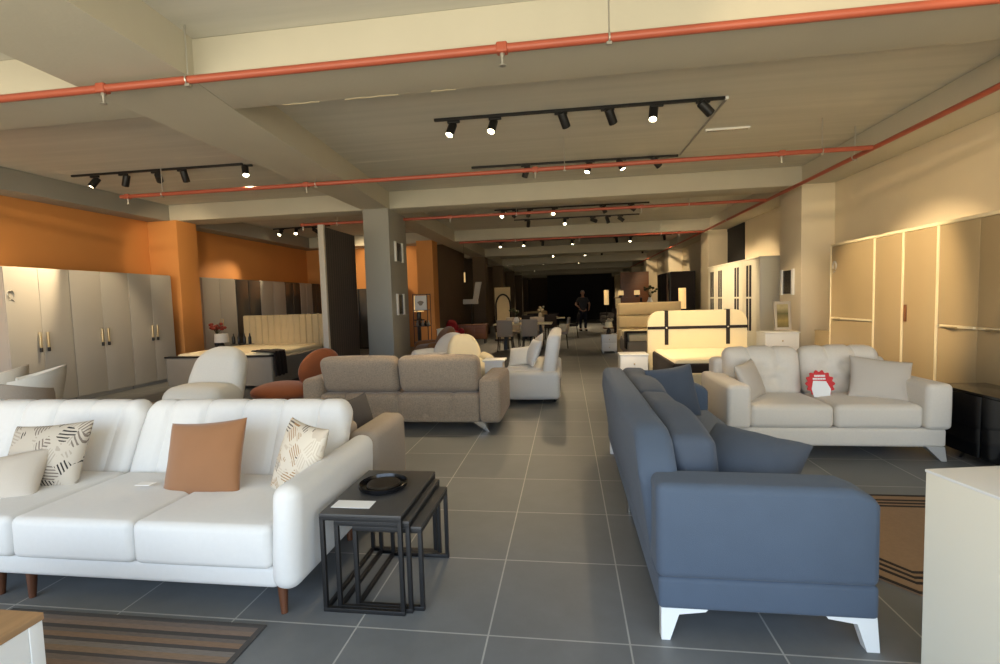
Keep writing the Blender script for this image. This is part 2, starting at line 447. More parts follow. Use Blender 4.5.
# ------------------------------------------------------------------ red sprinkler pipes
PZ = 3.22
def pipe(label, p0, p1, rods, heads, r=.03):
    d = (Vector(p1)-Vector(p0)).normalized()
    t = thing('sprinkler_pipe', label, 'pipe', p0, 0, 'red sprinkler pipes under the ceiling')
    part('pipe_run', B().tube([p0, p1], r, 12), M['red'], t, True)
    al = 0 if abs(d.x) > .5 else 1
    for q in rods:
        q, top = q if isinstance(q, tuple) else (q, SZ)
        c = list(p0); c[al] = q
        ring = [(c[0]+(0 if al == 0 else .036*math.cos(w)), c[1]+(.036*math.cos(w) if al == 0 else 0), c[2]+.036*math.sin(w)) for w in [PI/2+i*PI/8 for i in range(17)]]
        part('hanger_rod', B().tube([(c[0], c[1], c[2]+.03), (c[0], c[1], top)], .006, 6).tube(ring, .007, 5).box(c[0]-.018, c[0]+.018, c[1]-.018, c[1]+.018, c[2]-.05, c[2]-.03), M['steel'], t, True)
    for q in heads:
        c = list(p0); c[al] = q
        h = part('sprinkler_head', B().lathe([(.017, c[2]-.06), (.019, c[2]-.03), (.015, c[2]-.02)], c[0], c[1], 10).lathe([(.008, c[2]-.115), (.011, c[2]-.06)], c[0], c[1], 8)
                 .lathe([(.024, c[2]-.12), (.024, c[2]-.115)], c[0], c[1], 12), M['steel'], t, True)
        part('pipe_tee', B().box(c[0]-.04, c[0]+.04, c[1]-.036, c[1]+.036, c[2]-.036, c[2]+.036, .012), M['red'], t, True)
pipe('longest red pipe, under the front ceiling beam', (-8.6, 3.56, PZ), (3.82, 3.56, PZ), [-2.87, .32], [-3.62, -.42])
pipe('red pipe crossing below the track lights, second from the front', (-6.82, 6.87, PZ), (3.82, 6.87, PZ), [-6.1, (-3.6, BZ), -.0, 3.24], [-6.7, -3.75, -.40, 2.76])
pipe('red pipe behind the grey column, third from the front', (-5.75, 10.2, PZ), (3.82, 10.2, PZ), [-4.9, -1.0, 2.4], [-5.7, -2.4, 1.5])
pipe('red pipe far back in the store, fourth from the front', (-3.2, 14.72, PZ), (3.82, 14.72, PZ), [-1.5, 2.7], [.4, 3.2])
pipe('red main pipe running back along the beige right wall', (3.85, -1.4, PZ), (3.85, 31, PZ), [2.0, 7.3, 12.6, 18], [])

# ------------------------------------------------------------------ track lights
def aim_light(root, pos, tgt, power, size, col=(1, .75, .45), blend=.55):
    d = bpy.data.lights.new('spotlight_beam', 'SPOT'); d.energy = power*1.5; d.color = col
    d.spot_size = math.radians(size); d.spot_blend = blend; d.shadow_soft_size = .045
    o = link(bpy.data.objects.new('spotlight_beam', d)); o.location = pos
    o.rotation_euler = (Vector(tgt)-Vector(pos)).to_track_quat('-Z', 'Y').to_euler()
    return o
def spot(x, y, tgt, label, lit=True, power=60, size=48, z=3.6, group='track spotlights'):
    t = thing('track_spotlight', label, 'spotlight', (x, y, z), 0, group)
    piv = Vector((0, 0, -.09)); d = (Vector(tgt)-(Vector((x, y, z))+piv)).normalized()
    q = d.to_track_quat('Z', 'X').to_matrix().to_4x4()
    side = Vector((d.y, -d.x, 0)); side = side.normalized() if side.length > .01 else Vector((1, 0, 0))
    Mx = Matrix.Translation(piv+side*.035+d*.0) @ q
    part('adapter', B().box(-.075, .075, -.018, .018, -.03, 0, .006), M['black'], t)
    part('arm', B().tube([(0, 0, -.03), (0, 0, -.1), piv+side*.01], .008, 8), M['black'], t)
    part('housing', B().lathe([(.025, -.08), (.047, -.075), (.05, -.065), (.05, .095), (.046, .1), (.042, .088)], 0, 0, 20, Mx), M['black'], t)
    part('lens', B().lathe([(.041, .082), (.040, .09)], 0, 0, 20, Mx), M['lens'] if lit else M['lens_off'], t)
    if power:
        P = Vector((x, y, z))+Mx @ Vector((0, 0, .115))
        aim_light(t, P, P+d, power, size)
    return t
def track(label, p0, p1, extra=None, z=SZ):
    t = thing('lighting_track', label, 'track', (p0[0], p0[1], z), 0, 'ceiling lighting tracks')
    b = B()
    v = Vector((p1[0]-p0[0], p1[1]-p0[1], 0)); L = v.length; an = math.atan2(v.y, v.x)
    part('rail', B().box(0, L, -.018, .018, -.032, 0, .004, M=Matrix.Rotation(an, 4, 'Z')), M['black'], t)
    part('end_cap', B().box(L-.002, L+.035, -.02, .02, -.034, 0, .004, M=Matrix.Rotation(an, 4, 'Z')), M['whitelac'] if extra else M['black'], t)
    if extra:
        e = [Vector((q[0]-p0[0], q[1]-p0[1], -.012)) for q in extra]
        part('conduit', B().tube(e, .012, 8), M['grey'], t)
    return t

track('black track across the ceiling bay in front, six spotlights', (-1.53, 5.86), (1.78, 5.9), [(1.81, 5.9), (1.78, 8.1)])
track('thin black track behind the six-spotlight track', (-1.5, 8.02), (1.72, 8.12))
track('black track over the tall white wardrobes at left', (-7.75, 6.95), (-4.85, 6.97))
ordn = ['first', 'second', 'third', 'fourth', 'fifth', 'sixth', 'seventh', 'eighth']
for i, (x, tg, lit, pw) in enumerate(((-1.30, (-2.1, 4.2, .2), True, 60), (-.80, (-1.5, 4.0, 0), True, 60), (-.03, (1.2, 8.1, .6), False, 80),
                                      (.50, (1.9, 8.1, .7), False, 120), (1.04, (.5, 4.2, 0), True, 60), (1.54, (4.03, 6.9, 1.3), False, 230))):
    spot(x, 5.88, tg, 'black spotlight, %s from the left on the six-light track in front' % ordn[i], lit, pw, 30 if pw >= 250 else 50, group='spotlights on the front track')
for i, (x, tg, lit, pw) in enumerate(((-.62, (-1.6, 8.2, .5), False, 60), (.40, (-.5, 6.9, .4), True, 60), (.88, (2.1, 7.3, .5), True, 90), (1.38, (3.6, 9.1, .9), False, 90))):
    spot(x, 8.02, tg, 'small black spotlight, %s from the left on the track behind the front one' % ordn[i], lit, pw, 50, group='spotlights on the second track')
for i, (x, tg, lit, pw) in enumerate(((-7.36, (-8.0, 6.2, 2.0), True, 260), (-6.85, (-8.0, 7.5, 1.2), False, 50), (-6.28, (-7.9, 9.28, 2.6), False, 60),
                                      (-5.83, (-6.2, 8.6, .6), True, 80), (-4.73, (-3.6, 5.6, .3), True, 60))):
    spot(x, 6.97, tg, 'black spotlight, %s from the left on the track over the white wardrobes' % ordn[i], lit, pw, 46, group='spotlights over the white wardrobes')
# unseen track and spots over the camera, added to brighten the side walls
track('unseen black track added in the ceiling bay nearest the shop window', (-7.2, .2), (3.7, .2))
for i, (x, tg, pw) in enumerate(((-5.6, (-8.65, 6.4, 2.5), 170), (-4.8, (-8.1, 7.6, 1.7), 60), (.6, (4.3, 8.8, 2.2), 80), (1.6, (4.6, 5.6, 2.7), 120))):
    spot(x, .2, tg, 'added black spotlight, %s from the left on the unseen track nearest the shop window' % ordn[i], True, pw, 42, group='added spotlights nearest the shop window')
# second bay
track('short track above the bed with the channelled headboard', (-8.1, 12.9), (-6.4, 12.8))
for i, (x, y, tg) in enumerate(((-7.85, 12.9, (-8.2, 11.0, 1.4)), (-7.37, 12.88, (-6.3, 10.1, .6)), (-6.85, 12.85, (-6.0, 15.5, 2.4)))):
    spot(x, y, tg, 'black spotlight, %s from the left above the channelled headboard bed' % ordn[i], i < 2, 110, 55, group='spotlights above the left bed')
track('black track in the second ceiling bay, nearer of two', (-1.7, 11.9), (1.9, 11.95))
track('black track in the second ceiling bay, farther of two', (-1.4, 13.5), (1.9, 13.55))
b2 = [(-1.47, 11.92), (-1.2, 11.92), (-.84, 11.92), (-.25, 11.92), (.87, 11.93), (1.52, 11.94), (-1.04, 13.52), (.01, 13.52), (.72, 13.53), (1.12, 13.54), (1.44, 13.54)]
tg2 = [(-2.2, 8.4, .6), (-3.4, 12.6, 1.2), (-1.4, 9.4, 0), (-.5, 8.2, .6), (2.2, 12.7, .8), (4.05, 12.4, 1.6), (-1.6, 16, .6), (0, 10.6, 0), (4.06, 14.9, 2.2), (1.9, 12.9, .6), (4.05, 13.6, 1.5)]
pw2 = [60, 70, 0, 60, 90, 190, 60, 50, 90, 0, 170]
for i, ((x, y), tg, pw) in enumerate(zip(b2, tg2, pw2)):
    near = i < 6; k = i if near else i-6
    spot(x, y, tg, 'small black spotlight, %s from the left on the %s track of the second bay' % (ordn[k], 'nearer' if near else 'farther'), pw > 0, pw, 52, group='spotlights in the second ceiling bay')
# far bays
track('dark track in the sixth ceiling bay', (-2.6, 34.6), (2.6, 34.6))
track('dark track in the seventh ceiling bay', (-3.2, 40.2), (3.6, 40.2))
track('dark track in the third ceiling bay', (-2.6, 18.4), (3.7, 18.4))
track('dark track in the fourth ceiling bay', (-.9, 23.5), (3.7, 23.6))
track('dark track in the fifth ceiling bay', (-3.6, 28.6), (1.6, 28.6))
far = [(-2.40, 18.42, (-2.6, 16.6, .6), 70), (-1.53, 18.42, (-1.6, 16.2, .6), 70), (-.89, 18.42, (-1.2, 19, .5), 0), (.26, 18.42, (.3, 17.6, 0), 40), (1.78, 18.4, (2.6, 20, .6), 0), (2.33, 18.4, (1.6, 16.4, 0), 80), (3.45, 18.4, (4.06, 20.6, 2), 90),
       (-2.2, 34.6, (-2.4, 33, .4), 90), (-.6, 34.6, (-1, 32, 0), 0), (2.1, 34.6, (3.6, 33, 1), 90), (-2.9, 40.2, (-3, 38, .4), 110), (1.0, 40.2, (1.6, 39, 1), 110), (3.2, 40.2, (4, 42, 1), 90),
       (-.58, 23.52, (-1, 21.5, .5), 60), (.91, 23.55, (.6, 22.4, 0), 130), (1.60, 23.56, (1.6, 24.6, .3), 110), (3.45, 23.6, (4.06, 26.3, 2), 60),
       (-3.35, 28.6, (-3.6, 26.8, 1.6), 60), (-2.5, 28.6, (-2.6, 26.6, .4), 60), (-1.3, 28.6, (-.9, 26.6, 0), 90), (.7, 28.6, (.8, 26.6, 0), 100)]
for i, (x, y, tg, pw) in enumerate(far):
    bay = 'third' if y < 20 else 'fourth' if y < 26 else 'fifth' if y < 32 else 'sixth' if y < 37 else 'seventh'
    k = sum(1 for q in far[:i] if abs(q[1]-y) < 1)
    spot(x, y, tg, 'tiny spotlight far back, %s from the left in the %s ceiling bay' % (ordn[k], bay), pw > 0, pw, 60, group='far spotlights in the dark back of the store')
t = thing('linear_lamp', 'slim white linear lamp flat on the ceiling right of the tracks', 'lamp', (1.86, 7.0, SZ))
part('housing', B().box(0, .56, -.025, .025, -.025, 0, .004), M['whitelac'], t); part('diffuser', B().box(.02, .54, -.018, .018, -.03, -.025), M['lens_off'], t)

# ------------------------------------------------------------------ sofas
def groove(x, xs, w=.02):
    return sum(math.exp(-((x-q)/w)**2) for q in xs)
def taper_leg(b, x, y, z1, r0, r1, dx=0, dy=0):
    return b.tube([(x, y, z1), (x+dx, y+dy, 0)], [r0, r1], 12)

# white corner sofa, front left
t = thing('corner_sofa', 'long white sofa with channelled backrests and wooden peg legs', 'sofa', (-2.7, 2.45, 0))
part('base', B().soft(-4.15, -1.36, 2.03, 2.9, .138, .25, .03, (8, 3, 1)), M['white_fab'], t, True)
for (a, c) in ((-4.15, -2.761), (-2.757, -2.082), (-2.078, -1.374)):
    part('seat_cushion', B().soft(a, c, 2.0, 2.68, .24, .45, .036, (8, 8, 3), (0, .008, .006)), M['white_fab'], t, True)
for (a, c) in ((-4.13, -2.80), (-2.79, -1.37)):
    xc = [(a+c)/2 + k*.255 for k in (-2, -1, 0, 1, 2)]
    def bk(P, u, h, a=a, c=c, xc=xc):
        x = P.x+(a+c)/2; zt = (u[2]+1)/2
        g = groove(x, xc, .016)*.022*(1 if u[1] < -.2 else .0)
        P = P.copy(); P.y += .24*zt - .05*max(0, zt-.75)
        P.y += g + (.02*zt*zt if u[1] < 0 else 0)
        if u[2] > .5: P.z -= groove(x, xc, .016)*.008
        cx = abs(u[0])
        if cx > .88 and u[2] > .4: P.z -= .065*((cx-.88)/.12)**2*(u[2]-.4)/.6
        return P
    part('backrest', B().soft(a, c, 2.62, 2.77, .28, .85, .055, (56, 2, 8), f=bk), M['white_fab'], t, True)
def armf(P, u, h):
    P = P.copy(); yy = (u[1]+1)/2
    if u[2] > 0: P.z -= .0*yy
    P.x += .012*math.sin(u[2]*1.5)
    return P
part('arm', B().soft(-1.375, -1.235, 2.0, 2.93, .138, .635, .065, (2, 8, 5), (.012, .01, 0), f=armf), M['white_fab'], t, True)
for (x, y) in ((-1.37, 2.09), (-2.76, 2.09), (-2.96, 2.10), (-1.37, 2.8), (-2.72, 2.8), (-4.05, 2.12), (-4.05, 2.8)):
    part('leg', taper_leg(B(), x, y, .15, .026, .015, .01, -.015), M['walnut'], t, True)
single('paper_tag', B().box(-2.42, -2.33, 2.38, 2.43, .476, .479), M['paper'], 'tiny white paper tag on the white sofa seat', 'tag', (-2.37, 2.4, .477))

def pillow(name, label, m, c, w, h, tk, yaw, lean, roll, group=None, sag=0, n=14, pinch=.07):
    return single(name, B().pillow(w, h, tk, place(c, yaw, lean, roll), n=n, sag=sag, pinch=pinch), m, label, 'pillow', c, group, 60)
pillow('cushion', 'beige cushion printed with black strokes at the left of the white sofa', M['print_l'], (-3.13, 2.50, .585), .50, .42, .15, 4, 26, 4)
pillow('cushion', 'plain cream cushion lying in front of the black-stroke cushion', M['pillow_cream'], (-3.21, 2.30, .505), .46, .34, .16, 14, 44, 10)
pillow('cushion', 'caramel brown velvet cushion in the middle of the white sofa', M['brown_vel'], (-2.05, 2.47, .605), .49, .43, .14, -3, 20, 5)
pillow('cushion', 'cream cushion with brown strokes leaning by the white sofa arm', M['print_r'], (-1.475, 2.46, .605), .38, .42, .14, -30, 20, -3)

# greige sofa back to back with the white one
t = thing('sofa', 'greige sofa standing back to back behind the white sofa', 'sofa', (-2.5, 3.5, 0), 0, None)
part('base', B().soft(-3.7, -1.45, 3.1, 3.8, .12, .3, .03, (6, 2, 1)), M['greige_fab'], t, True)
part('seat_cushion', B().soft(-3.5, -1.46, 3.25, 3.82, .3, .45, .05, (6, 4, 2), (0, 0, .02)), M['greige_fab'], t, True)
part('backrest', B().soft(-3.7, -1.45, 3.03, 3.2, .2, .66, .05, (6, 2, 4)), M['greige_fab'], t, True)
for a, c in ((-3.5, -2.5), (-2.49, -1.50)):
    part('back_cushion', B().soft(a, c, 3.10, 3.27, .42, .76, .07, (6, 2, 5), (0, .02, .015)), M['greige_fab'], t, True)
for a in (-1.46, -3.9):
    part('arm', B().soft(a, a+.2, 3.0, 3.62, .12, .615, .06, (2, 6, 5), (.012, .01, 0)), M['greige_fab'], t, True)
for x, y in ((-1.4, 3.08), (-1.4, 3.54), (-3.8, 3.08), (-3.8, 3.54)):
    part('leg', taper_leg(B(), x, y, .13, .02, .015), M['black'], t, True)
pillow('cushion', 'dark grey cushion tucked into the greige sofa corner', M['darkgrey_fab'], (-1.58, 3.46, .60), .40, .32, .12, 86, 14, 0)

# slate blue sofa, seen from its end
t = thing('sofa', 'slate blue sofa seen end-on with white angular legs', 'sofa', (.8, 3.35, 0))
Y0, Y1 = 2.035, 4.62
part('base', B().soft(.352, 1.196, Y0+.004, Y1-.004, .142, .28, .02, (4, 8, 1)), M['blue_fab'], t, True)
for (ya, yb) in ((Y0, Y0+.2), (Y1-.2, Y1)):
    def af(P, u, h):
        P = P.copy()
        if u[0] > .72 and u[2] > .2:
            k = min(1, (u[0]-.72)/.28); m_ = (u[2]-.2)/.8
            P.z -= .055*k*k*m_
        if u[2] > .2: P.z += .010*(1-(u[0]+1)/2)
        return P
    part('arm', B().soft(.345, 1.2, ya, yb, .272, .668, .035, (12, 3, 6), (0, .012, 0), f=af), M['blue_fab'], t, True)
def bkf(P, u, h):
    P = P.copy(); zt = (u[2]+1)/2
    P.x -= .07*zt
    e = max(0, (abs(u[1])-.86)/.14)
    P.z -= .20*e*zt; return P
part('backrest', B().soft(.36, .53, Y0+.12, Y1-.1, .2, .845, .05, (2, 24, 6), (.01, 0, 0), f=bkf), M['blue_fab'], t, True)
for (ya, yb) in ((2.28, 3.33), (3.34, 4.36)):
    part('seat_cushion', B().soft(.5, 1.2, ya-.05, yb+.02, .295, .46, .05, (6, 8, 2), (.015, 0, .02)), M['blue_fab'], t, True)
    def cf(P, u, h, ya=ya):
        P = P.copy(); zt = (u[2]+1)/2
        P.x -= .05*zt
        P.z += .014*math.sin(u[1]*4.2+ya)*zt
        P.z -= .015*max(0, abs(u[1])-.72)/.28*zt
        P.y += .012*math.sin(u[2]*3+u[0]*2)
        return P
    part('back_cushion', B().soft(.50, .70, ya, yb, .44, .835, .055, (4, 12, 7), (.02, .02, .012), f=cf), M['blue_cush'], t, True)
def ang_leg(b, x, y, z1, sx, t=.045):
    """flat angular leg: plate along x, foot tapering out"""
    pts = [(x, z1), (x+sx*.19, z1), (x+sx*.18, z1-.014), (x+sx*.072, z1-.03), (x+sx*.035, 0), (x-sx*(.012 if sx < 0 else 0), 0)]
    return b.prism([(p[0], p[1]) for p in pts], 'y', y, y+t)
for (x, sx) in ((.365, 1), (1.195, -1)):
    for y in (Y0+.02, Y1-.07):
        part('leg', ang_leg(B(), x, y, .144, sx), M['whitelac'], t, True)
part('small_foot', B().lathe([(.018, 0), (.02, .16)], .385, 3.3, 10), M['chrome'], t, True)
def soften(o):
    return o
pillow('cushion', 'slate blue cushion slumped over the near arm of the blue sofa', M['blue_cush'], (.86, 2.50, .635), .46, .42, .23, -26, 64, -12, sag=.05, pinch=.03)
pillow('cushion', 'slate blue cushion standing at the far end of the blue sofa', M['blue_cush'], (.81, 3.98, .68), .42, .42, .16, 22, 14, 4)

# cream two-seat sofa at right
t = thing('sofa', 'cream two-seat sofa with tufted back in front of the sand wardrobe', 'sofa', (2.24, 4.9, 0))
part('base', B().soft(1.38, 3.1, 4.47, 5.35, .115, .275, .03, (6, 3, 1)), M['cream_fab'], t, True)
part('backrest', B().soft(1.45, 3.03, 5.16, 5.38, .25, .80, .05, (6, 2, 4)), M['cream_fab'], t, True)
for a in (1.36, 2.925):
    part('arm', B().soft(a, a+.2, 4.44, 5.32, .268, .655, .042, (2, 6, 5), (.01, .01, 0)), M['cream_fab'], t, True)
for a, c in ((1.555, 2.235), (2.242, 2.925)):
    part('seat_cushion', B().soft(a, c, 4.46, 5.12, .27, .475, .05, (6, 6, 2), (0, .012, .02)), M['cream_fab'], t, True)
for a, c in ((1.53, 2.225), (2.232, 2.93)):
    tuft = [(-.45, .25), (.0, .25), (.45, .25), (-.22, -.3), (.24, -.3)]
    def tf(P, u, h, tuft=tuft):
        P = P.copy(); zt = (u[2]+1)/2
        if u[1] < 0:
            P.y += sum(.045*math.exp(-(((u[0]-q[0])/.13)**2+((u[2]-q[1])/.16)**2)) for q in tuft)
            P.y += .012*(math.exp(-((u[0]-.33)/.05)**2)+math.exp(-((u[0]+.33)/.05)**2))
        if u[2] > .3: P.z -= .018*(math.exp(-((u[0]-.33)/.07)**2)+math.exp(-((u[0]+.33)/.07)**2))
        P.y += .10*zt; return P
    part('back_cushion', B().soft(a, c, 4.98, 5.18, .45, .905, .08, (22, 2, 14), (0, .03, .015), f=tf), M['cream_fab'], t, True)
for (x, dx) in ((1.45, -.04), (3.02, .06)):
    for (y, dy) in ((4.52, -.03), (5.26, .03)):
        part('leg', B().hexa([(x-.02+dx, y-.02+dy, 0), (x+.02+dx, y-.02+dy, 0), (x+.02+dx, y+.02+dy, 0), (x-.02+dx, y+.02+dy, 0)],
                             [(x-.07, y-.04, .12), (x+.07, y-.04, .12), (x+.07, y+.04, .12), (x-.07, y+.04, .12)]), M['greylac'], t, True)
pillow('cushion', 'cream cushion leaning on the left arm of the cream sofa', M['pillow_cream'], (1.67, 4.80, .635), .38, .36, .13, 48, 20, 6)
pillow('cushion', 'cream cushion leaning on the right arm of the cream sofa', M['pillow_cream'], (2.77, 4.80, .635), .48, .40, .15, -12, 26, -8)
# price rosette
t = thing('price_rosette', 'red scalloped sale rosette with white price sheet on the cream sofa', 'tag', (2.27, 4.83, .48))
Mx = place((2.30, 4.86, .592), 0, 14)
rp = []
for i in range(96):
    w = 2*PI*i/96; r = .118+.010*math.cos(14*w); rp.append((r*math.cos(w), r*math.sin(w)))
part('red_disc', B().prism(rp, 'z', -.004, .004, Mx), M['redcard'], t, True)
tb = B()
x = -.045
for w_ in (.012, .009, .013, .01, .009, .014, .008):
    tb.box(x, x+w_, .062, .080, .004, .0055, M=Mx); x += w_+.003
x = -.06
for w_ in (.01, .013, .009, .012, .012, .01, .012, .009):
    tb.box(x, x+w_, .036, .052, .004, .0055, M=Mx); x += w_+.003
part('pale_lettering', tb, M['paper'], t, True)
part('price_sheet', B().prism([(-.066, -.125), (.07, -.125), (.084, -.05), (.05, .022), (-.06, .026), (-.08, -.05)], 'z', .006, .008, Mx), M['paper'], t, True)

# taupe sofa seen from behind
t = thing('sofa', 'taupe chenille sofa seen from behind with two rolled headrests', 'sofa', (-1.9, 5.7, 0))
part('base', B().soft(-2.85, -.99, 5.28, 6.1, .10, .3, .03, (6, 3, 1)), M['taupe_fab'], t, True)
xs = [-2.84+1.85*i/6 for i in range(1, 6)]
def lowf(P, u, h):
    P = P.copy(); x = P.x-1.915
    if u[1] < 0: P.y += .03*groove(x, xs, .02)
    if u[2] > 0: P.z -= .02*groove(x, xs, .016)
    P.y += -.03*u[2]; return P
part('back_panel', B().soft(-2.845, -.985, 5.26, 5.48, .12, .435, .05, (48, 2, 6), (0, .01, 0), f=lowf), M['taupe_fab'], t, True)
for a, c in ((-2.845, -1.925), (-1.915, -.985)):
    def hf(P, u, h):
        P = P.copy(); P.y -= .05*(u[2]); return P
    part('headrest', B().soft(a, c, 5.27, 5.52, .43, .85, .085, (10, 3, 7), (0, .02, .012), f=hf), M['taupe_fab'], t, True)
part('seat_cushion', B().soft(-2.84, -.99, 5.5, 6.15, .29, .44, .05, (8, 4, 2), (0, 0, .02)), M['taupe_fab'], t, True)
for a in (-3.06, -.985):
    part('arm', B().soft(a, a+.245, 5.24, 6.1, .10, .61, .06, (2, 5, 5), (.012, .012, 0)), M['taupe_fab'], t, True)
for x, dx in ((-.95, .05), (-2.9, -.05)):
    for y in (5.33, 6.0):
        part('leg', B().hexa([(x+dx-.012, y-.03, 0), (x+dx+.012, y-.03, 0), (x+dx+.012, y, 0), (x+dx-.012, y, 0)],
                             [(x-.13 if dx > 0 else x, y-.03, .11), (x if dx > 0 else x+.13, y-.03, .11), (x if dx > 0 else x+.13, y+.03, .11), (x-.13 if dx > 0 else x, y+.03, .11)]), M['chrome'], t, True)

# ------------------------------------------------------------------ nest of tables
def nest(label, x0, x1, y0, y1, h):
    t = thing('nesting_table', label, 'table', ((x0+x1)/2, (y0+y1)/2, 0), 0, 'nest of three black tables')
    w = .02
    part('tabletop', B().box(x0, x1, y0, y1, h-.014, h, .003), M['charcoal'], t, True)
    part('top_frame', B().box(x0, x1, y0, y0+w, h-.032, h-.014, .002).box(x0, x1, y1-w, y1, h-.032, h-.014, .002).box(x0, x0+w, y0+w, y1-w, h-.032, h-.014).box(x1-w, x1, y0+w, y1-w, h-.032, h-.014), M['black'], t, True)
    for x in (x0, x1-w):
        for y in (y0, y1-w):
            part('leg', B().box(x, x+w, y, y+w, w, h-.03, .002), M['black'], t, True)
    part('floor_bar', B().box(x0, x1, y0, y0+w, 0, w, .002).box(x0, x1, y1-w, y1, 0, w, .002).box(x0, x0+w, y0+w, y1-w, 0, w, .002), M['black'], t, True)
nest('tallest of three nesting black tables, carrying the round tray', -1.175, -.775, 2.10, 2.69, .478)
nest('middle nesting black table, under the tallest one', -1.115, -.745, 2.123, 2.667, .443)
nest('lowest nesting black table, pulled out furthest to the right', -1.035, -.695, 2.146, 2.644, .408)
t = thing('round_tray', 'round glossy black tray with raised rim on the tallest nesting table', 'tray', (-.985, 2.43, .478))
part('dish', B().lathe([(.105, 0), (.125, .012), (.128, .032), (.122, .034), (.116, .016), (.0, .012)], 0, 0, 40), M['blackgloss'], t)
part('raised_lid', B().lathe([(.085, .014), (.088, .022), (.082, .028), (.0, .03)], 0, .005, 36), M['ceramic'], t)
single('price_sheet', B().box(-1.15, -.955, 2.17, 2.255, .478, .4795), M['paper'], 'white price sheet at the front edge of the tallest nesting table', 'paper', (-1.05, 2.21, .479))

# ------------------------------------------------------------------ rugs
t = thing('striped_rug', 'flat brown and grey striped rug in front of the white sofa', 'rug', (-2.06, 1.4, 0))
part('weave', B().box(-.65, .65, -.7, .555, 0, .007), M['rug_l'], t)
part('binding', B().box(.65, .675, -.7, .575, 0, .008).box(-.675, -.65, -.7, .575, 0, .008).box(-.65, .65, .555, .575, 0, .008), M['rug_edge'], t)
t = thing('bordered_rug', 'tan rug with dark chamfered border lines beside the blue sofa', 'rug', (2.3, 3.05, 0))
part('pile', B().prism([(1.40, 2.75), (1.62, 2.47), (3.1, 2.47), (3.1, 3.69), (1.40, 3.69)], 'z', 0, .009), M['rug_r'], t, True)
def band(b, d, w):
    o = [(1.40+d, 3.69-d), (1.40+d, 2.75+d*.45), (1.62+d*.45, 2.47+d), (3.1-d, 2.47+d), (3.1-d, 3.69-d)]
    e = d+w
    i = [(1.40+e, 3.69-e), (1.40+e, 2.75+e*.45), (1.62+e*.45, 2.47+e), (3.1-e, 2.47+e), (3.1-e, 3.69-e)]
    n = 5
    for k in range(n):
        q = [o[k], o[(k+1) % n], i[(k+1) % n], i[k]]
        b.prism(q, 'z', .009, .0115)
    return b
for d, w_ in ((.0, .022), (.085, .02), (.135, .02), (.185, .02)):
    part('border_line', band(B(), d, w_), M['rug_line'], t, True)

# ------------------------------------------------------------------ low white tables in front
t = thing('coffee_table', 'white coffee table with oak top in the bottom left corner', 'table', (-2.2, 1.0, 0))
part('tabletop', B().box(-2.75, -1.765, .62, 1.36, .425, .45, .003), M['wood'], t, True)
part('side_panel', B().box(-1.80, -1.771, .63, 1.312, .0085, .425), M['whitelac'], t, True)
part('side_panel', B().box(-2.74, -2.71, .63, 1.30, .0085, .425), M['whitelac'], t, True)
for x in (-1.806, -2.74):
    part('leg', B().box(x, x+.038, 1.314, 1.356, .0085, .425, .002), M['whitelac'], t, True)
part('drawer_front', B().box(-2.70, -1.79, 1.32, 1.34, .06, .42, .002), M['whitelac'], t, True)
part('shelf', B().box(-2.71, -1.79, .64, 1.31, .10, .12), M['whitelac'], t, True)

t = thing('sideboard', 'ivory cabinet standing in the right foreground corner', 'cabinet', (1.262, 1.915, 0), math.radians(10))
part('carcass', B().box(.0, .46, -1.0, 0, .06, .79, .002), M['ivory'], t)
part('plinth', B().box(.03, .43, -.97, -.03, 0, .06), M['ivory'], t)
part('tabletop', B().box(-.002, .465, -1.005, .003, .79, .80, .002), M['whitelac'], t)
for k in range(2):
    d = part('door', B().box(.46, .478, -1.0+.5*k+.003, -.5+.5*k-.003, .07, .785, .002), M['ivory'], t)
    part('handle', B().box(.478, .49, -.52+.03*k*1.0, -.505+.03*k, .35, .5, .002), M['gold'], d)

# ------------------------------------------------------------------ wardrobes
def decal(b, X, y, z, s, sgn):
    """small scroll mark printed on a cabinet front in the plane X"""
    pts = []
    for i in range(26):
        w = -.6+i/25*4.9; r = s*(1-.16*i/25)
        pts.append((X+sgn*.002, y+r*math.cos(w)*.7, z+r*math.sin(w)))
    b.tube(pts, [.1*s+.08*s*math.sin(PI*i/25) for i in range(26)], 6)
    b.tube([(X+sgn*.002, y-.5*s, z-1.3*s), (X+sgn*.002, y+.1*s, z-1.15*s), (X+sgn*.002, y+.7*s, z-1.6*s)], [.05*s, .12*s, .05*s], 6)
    return b
WL = [(6.04, 6.98, 'white two-door wardrobe nearest the front on orange wall, scroll mark on door'), (6.985, 8.06, 'middle white two-door wardrobe of three on the orange wall'), (8.065, 9.06, 'white two-door wardrobe next to the orange column')]
for k, (a, c, lab) in enumerate(WL):
    t = thing('wardrobe', lab, 'wardrobe', (-8.3, (a+c)/2, 0), 0, 'white wardrobes along the orange wall')
    part('carcass', B().box(-8.62, -8.025, a, c, .06, 2.15, .003), M['greylac'], t, True)
    part('plinth', B().box(-8.58, -8.05, a+.01, c-.01, 0, .06), M['greylac'], t, True)
    mid = (a+c)/2
    for (p, q, hy) in ((a+.003, mid-.002, mid-.07), (mid+.002, c-.003, mid+.045)):
        d = part('door', B().box(-8.025, -8.0, p, q, .07, 2.14, .003), M['greylac'], t, True)
        h = part('handle', B().soft(-8.0, -7.965, hy, hy+.028, .93, 1.17, .01, (1, 1, 3)), M['gold'], d, True)
        part('dark_tip', B().soft(-8.0, -7.962, hy-.002, hy+.03, .865, .93, .01), M['ceramic'], h, True)
    if k == 0:
        part('scroll_mark', decal(B(), -8.0, 6.12, 1.74, .06, 1), M['steel'], t, True)

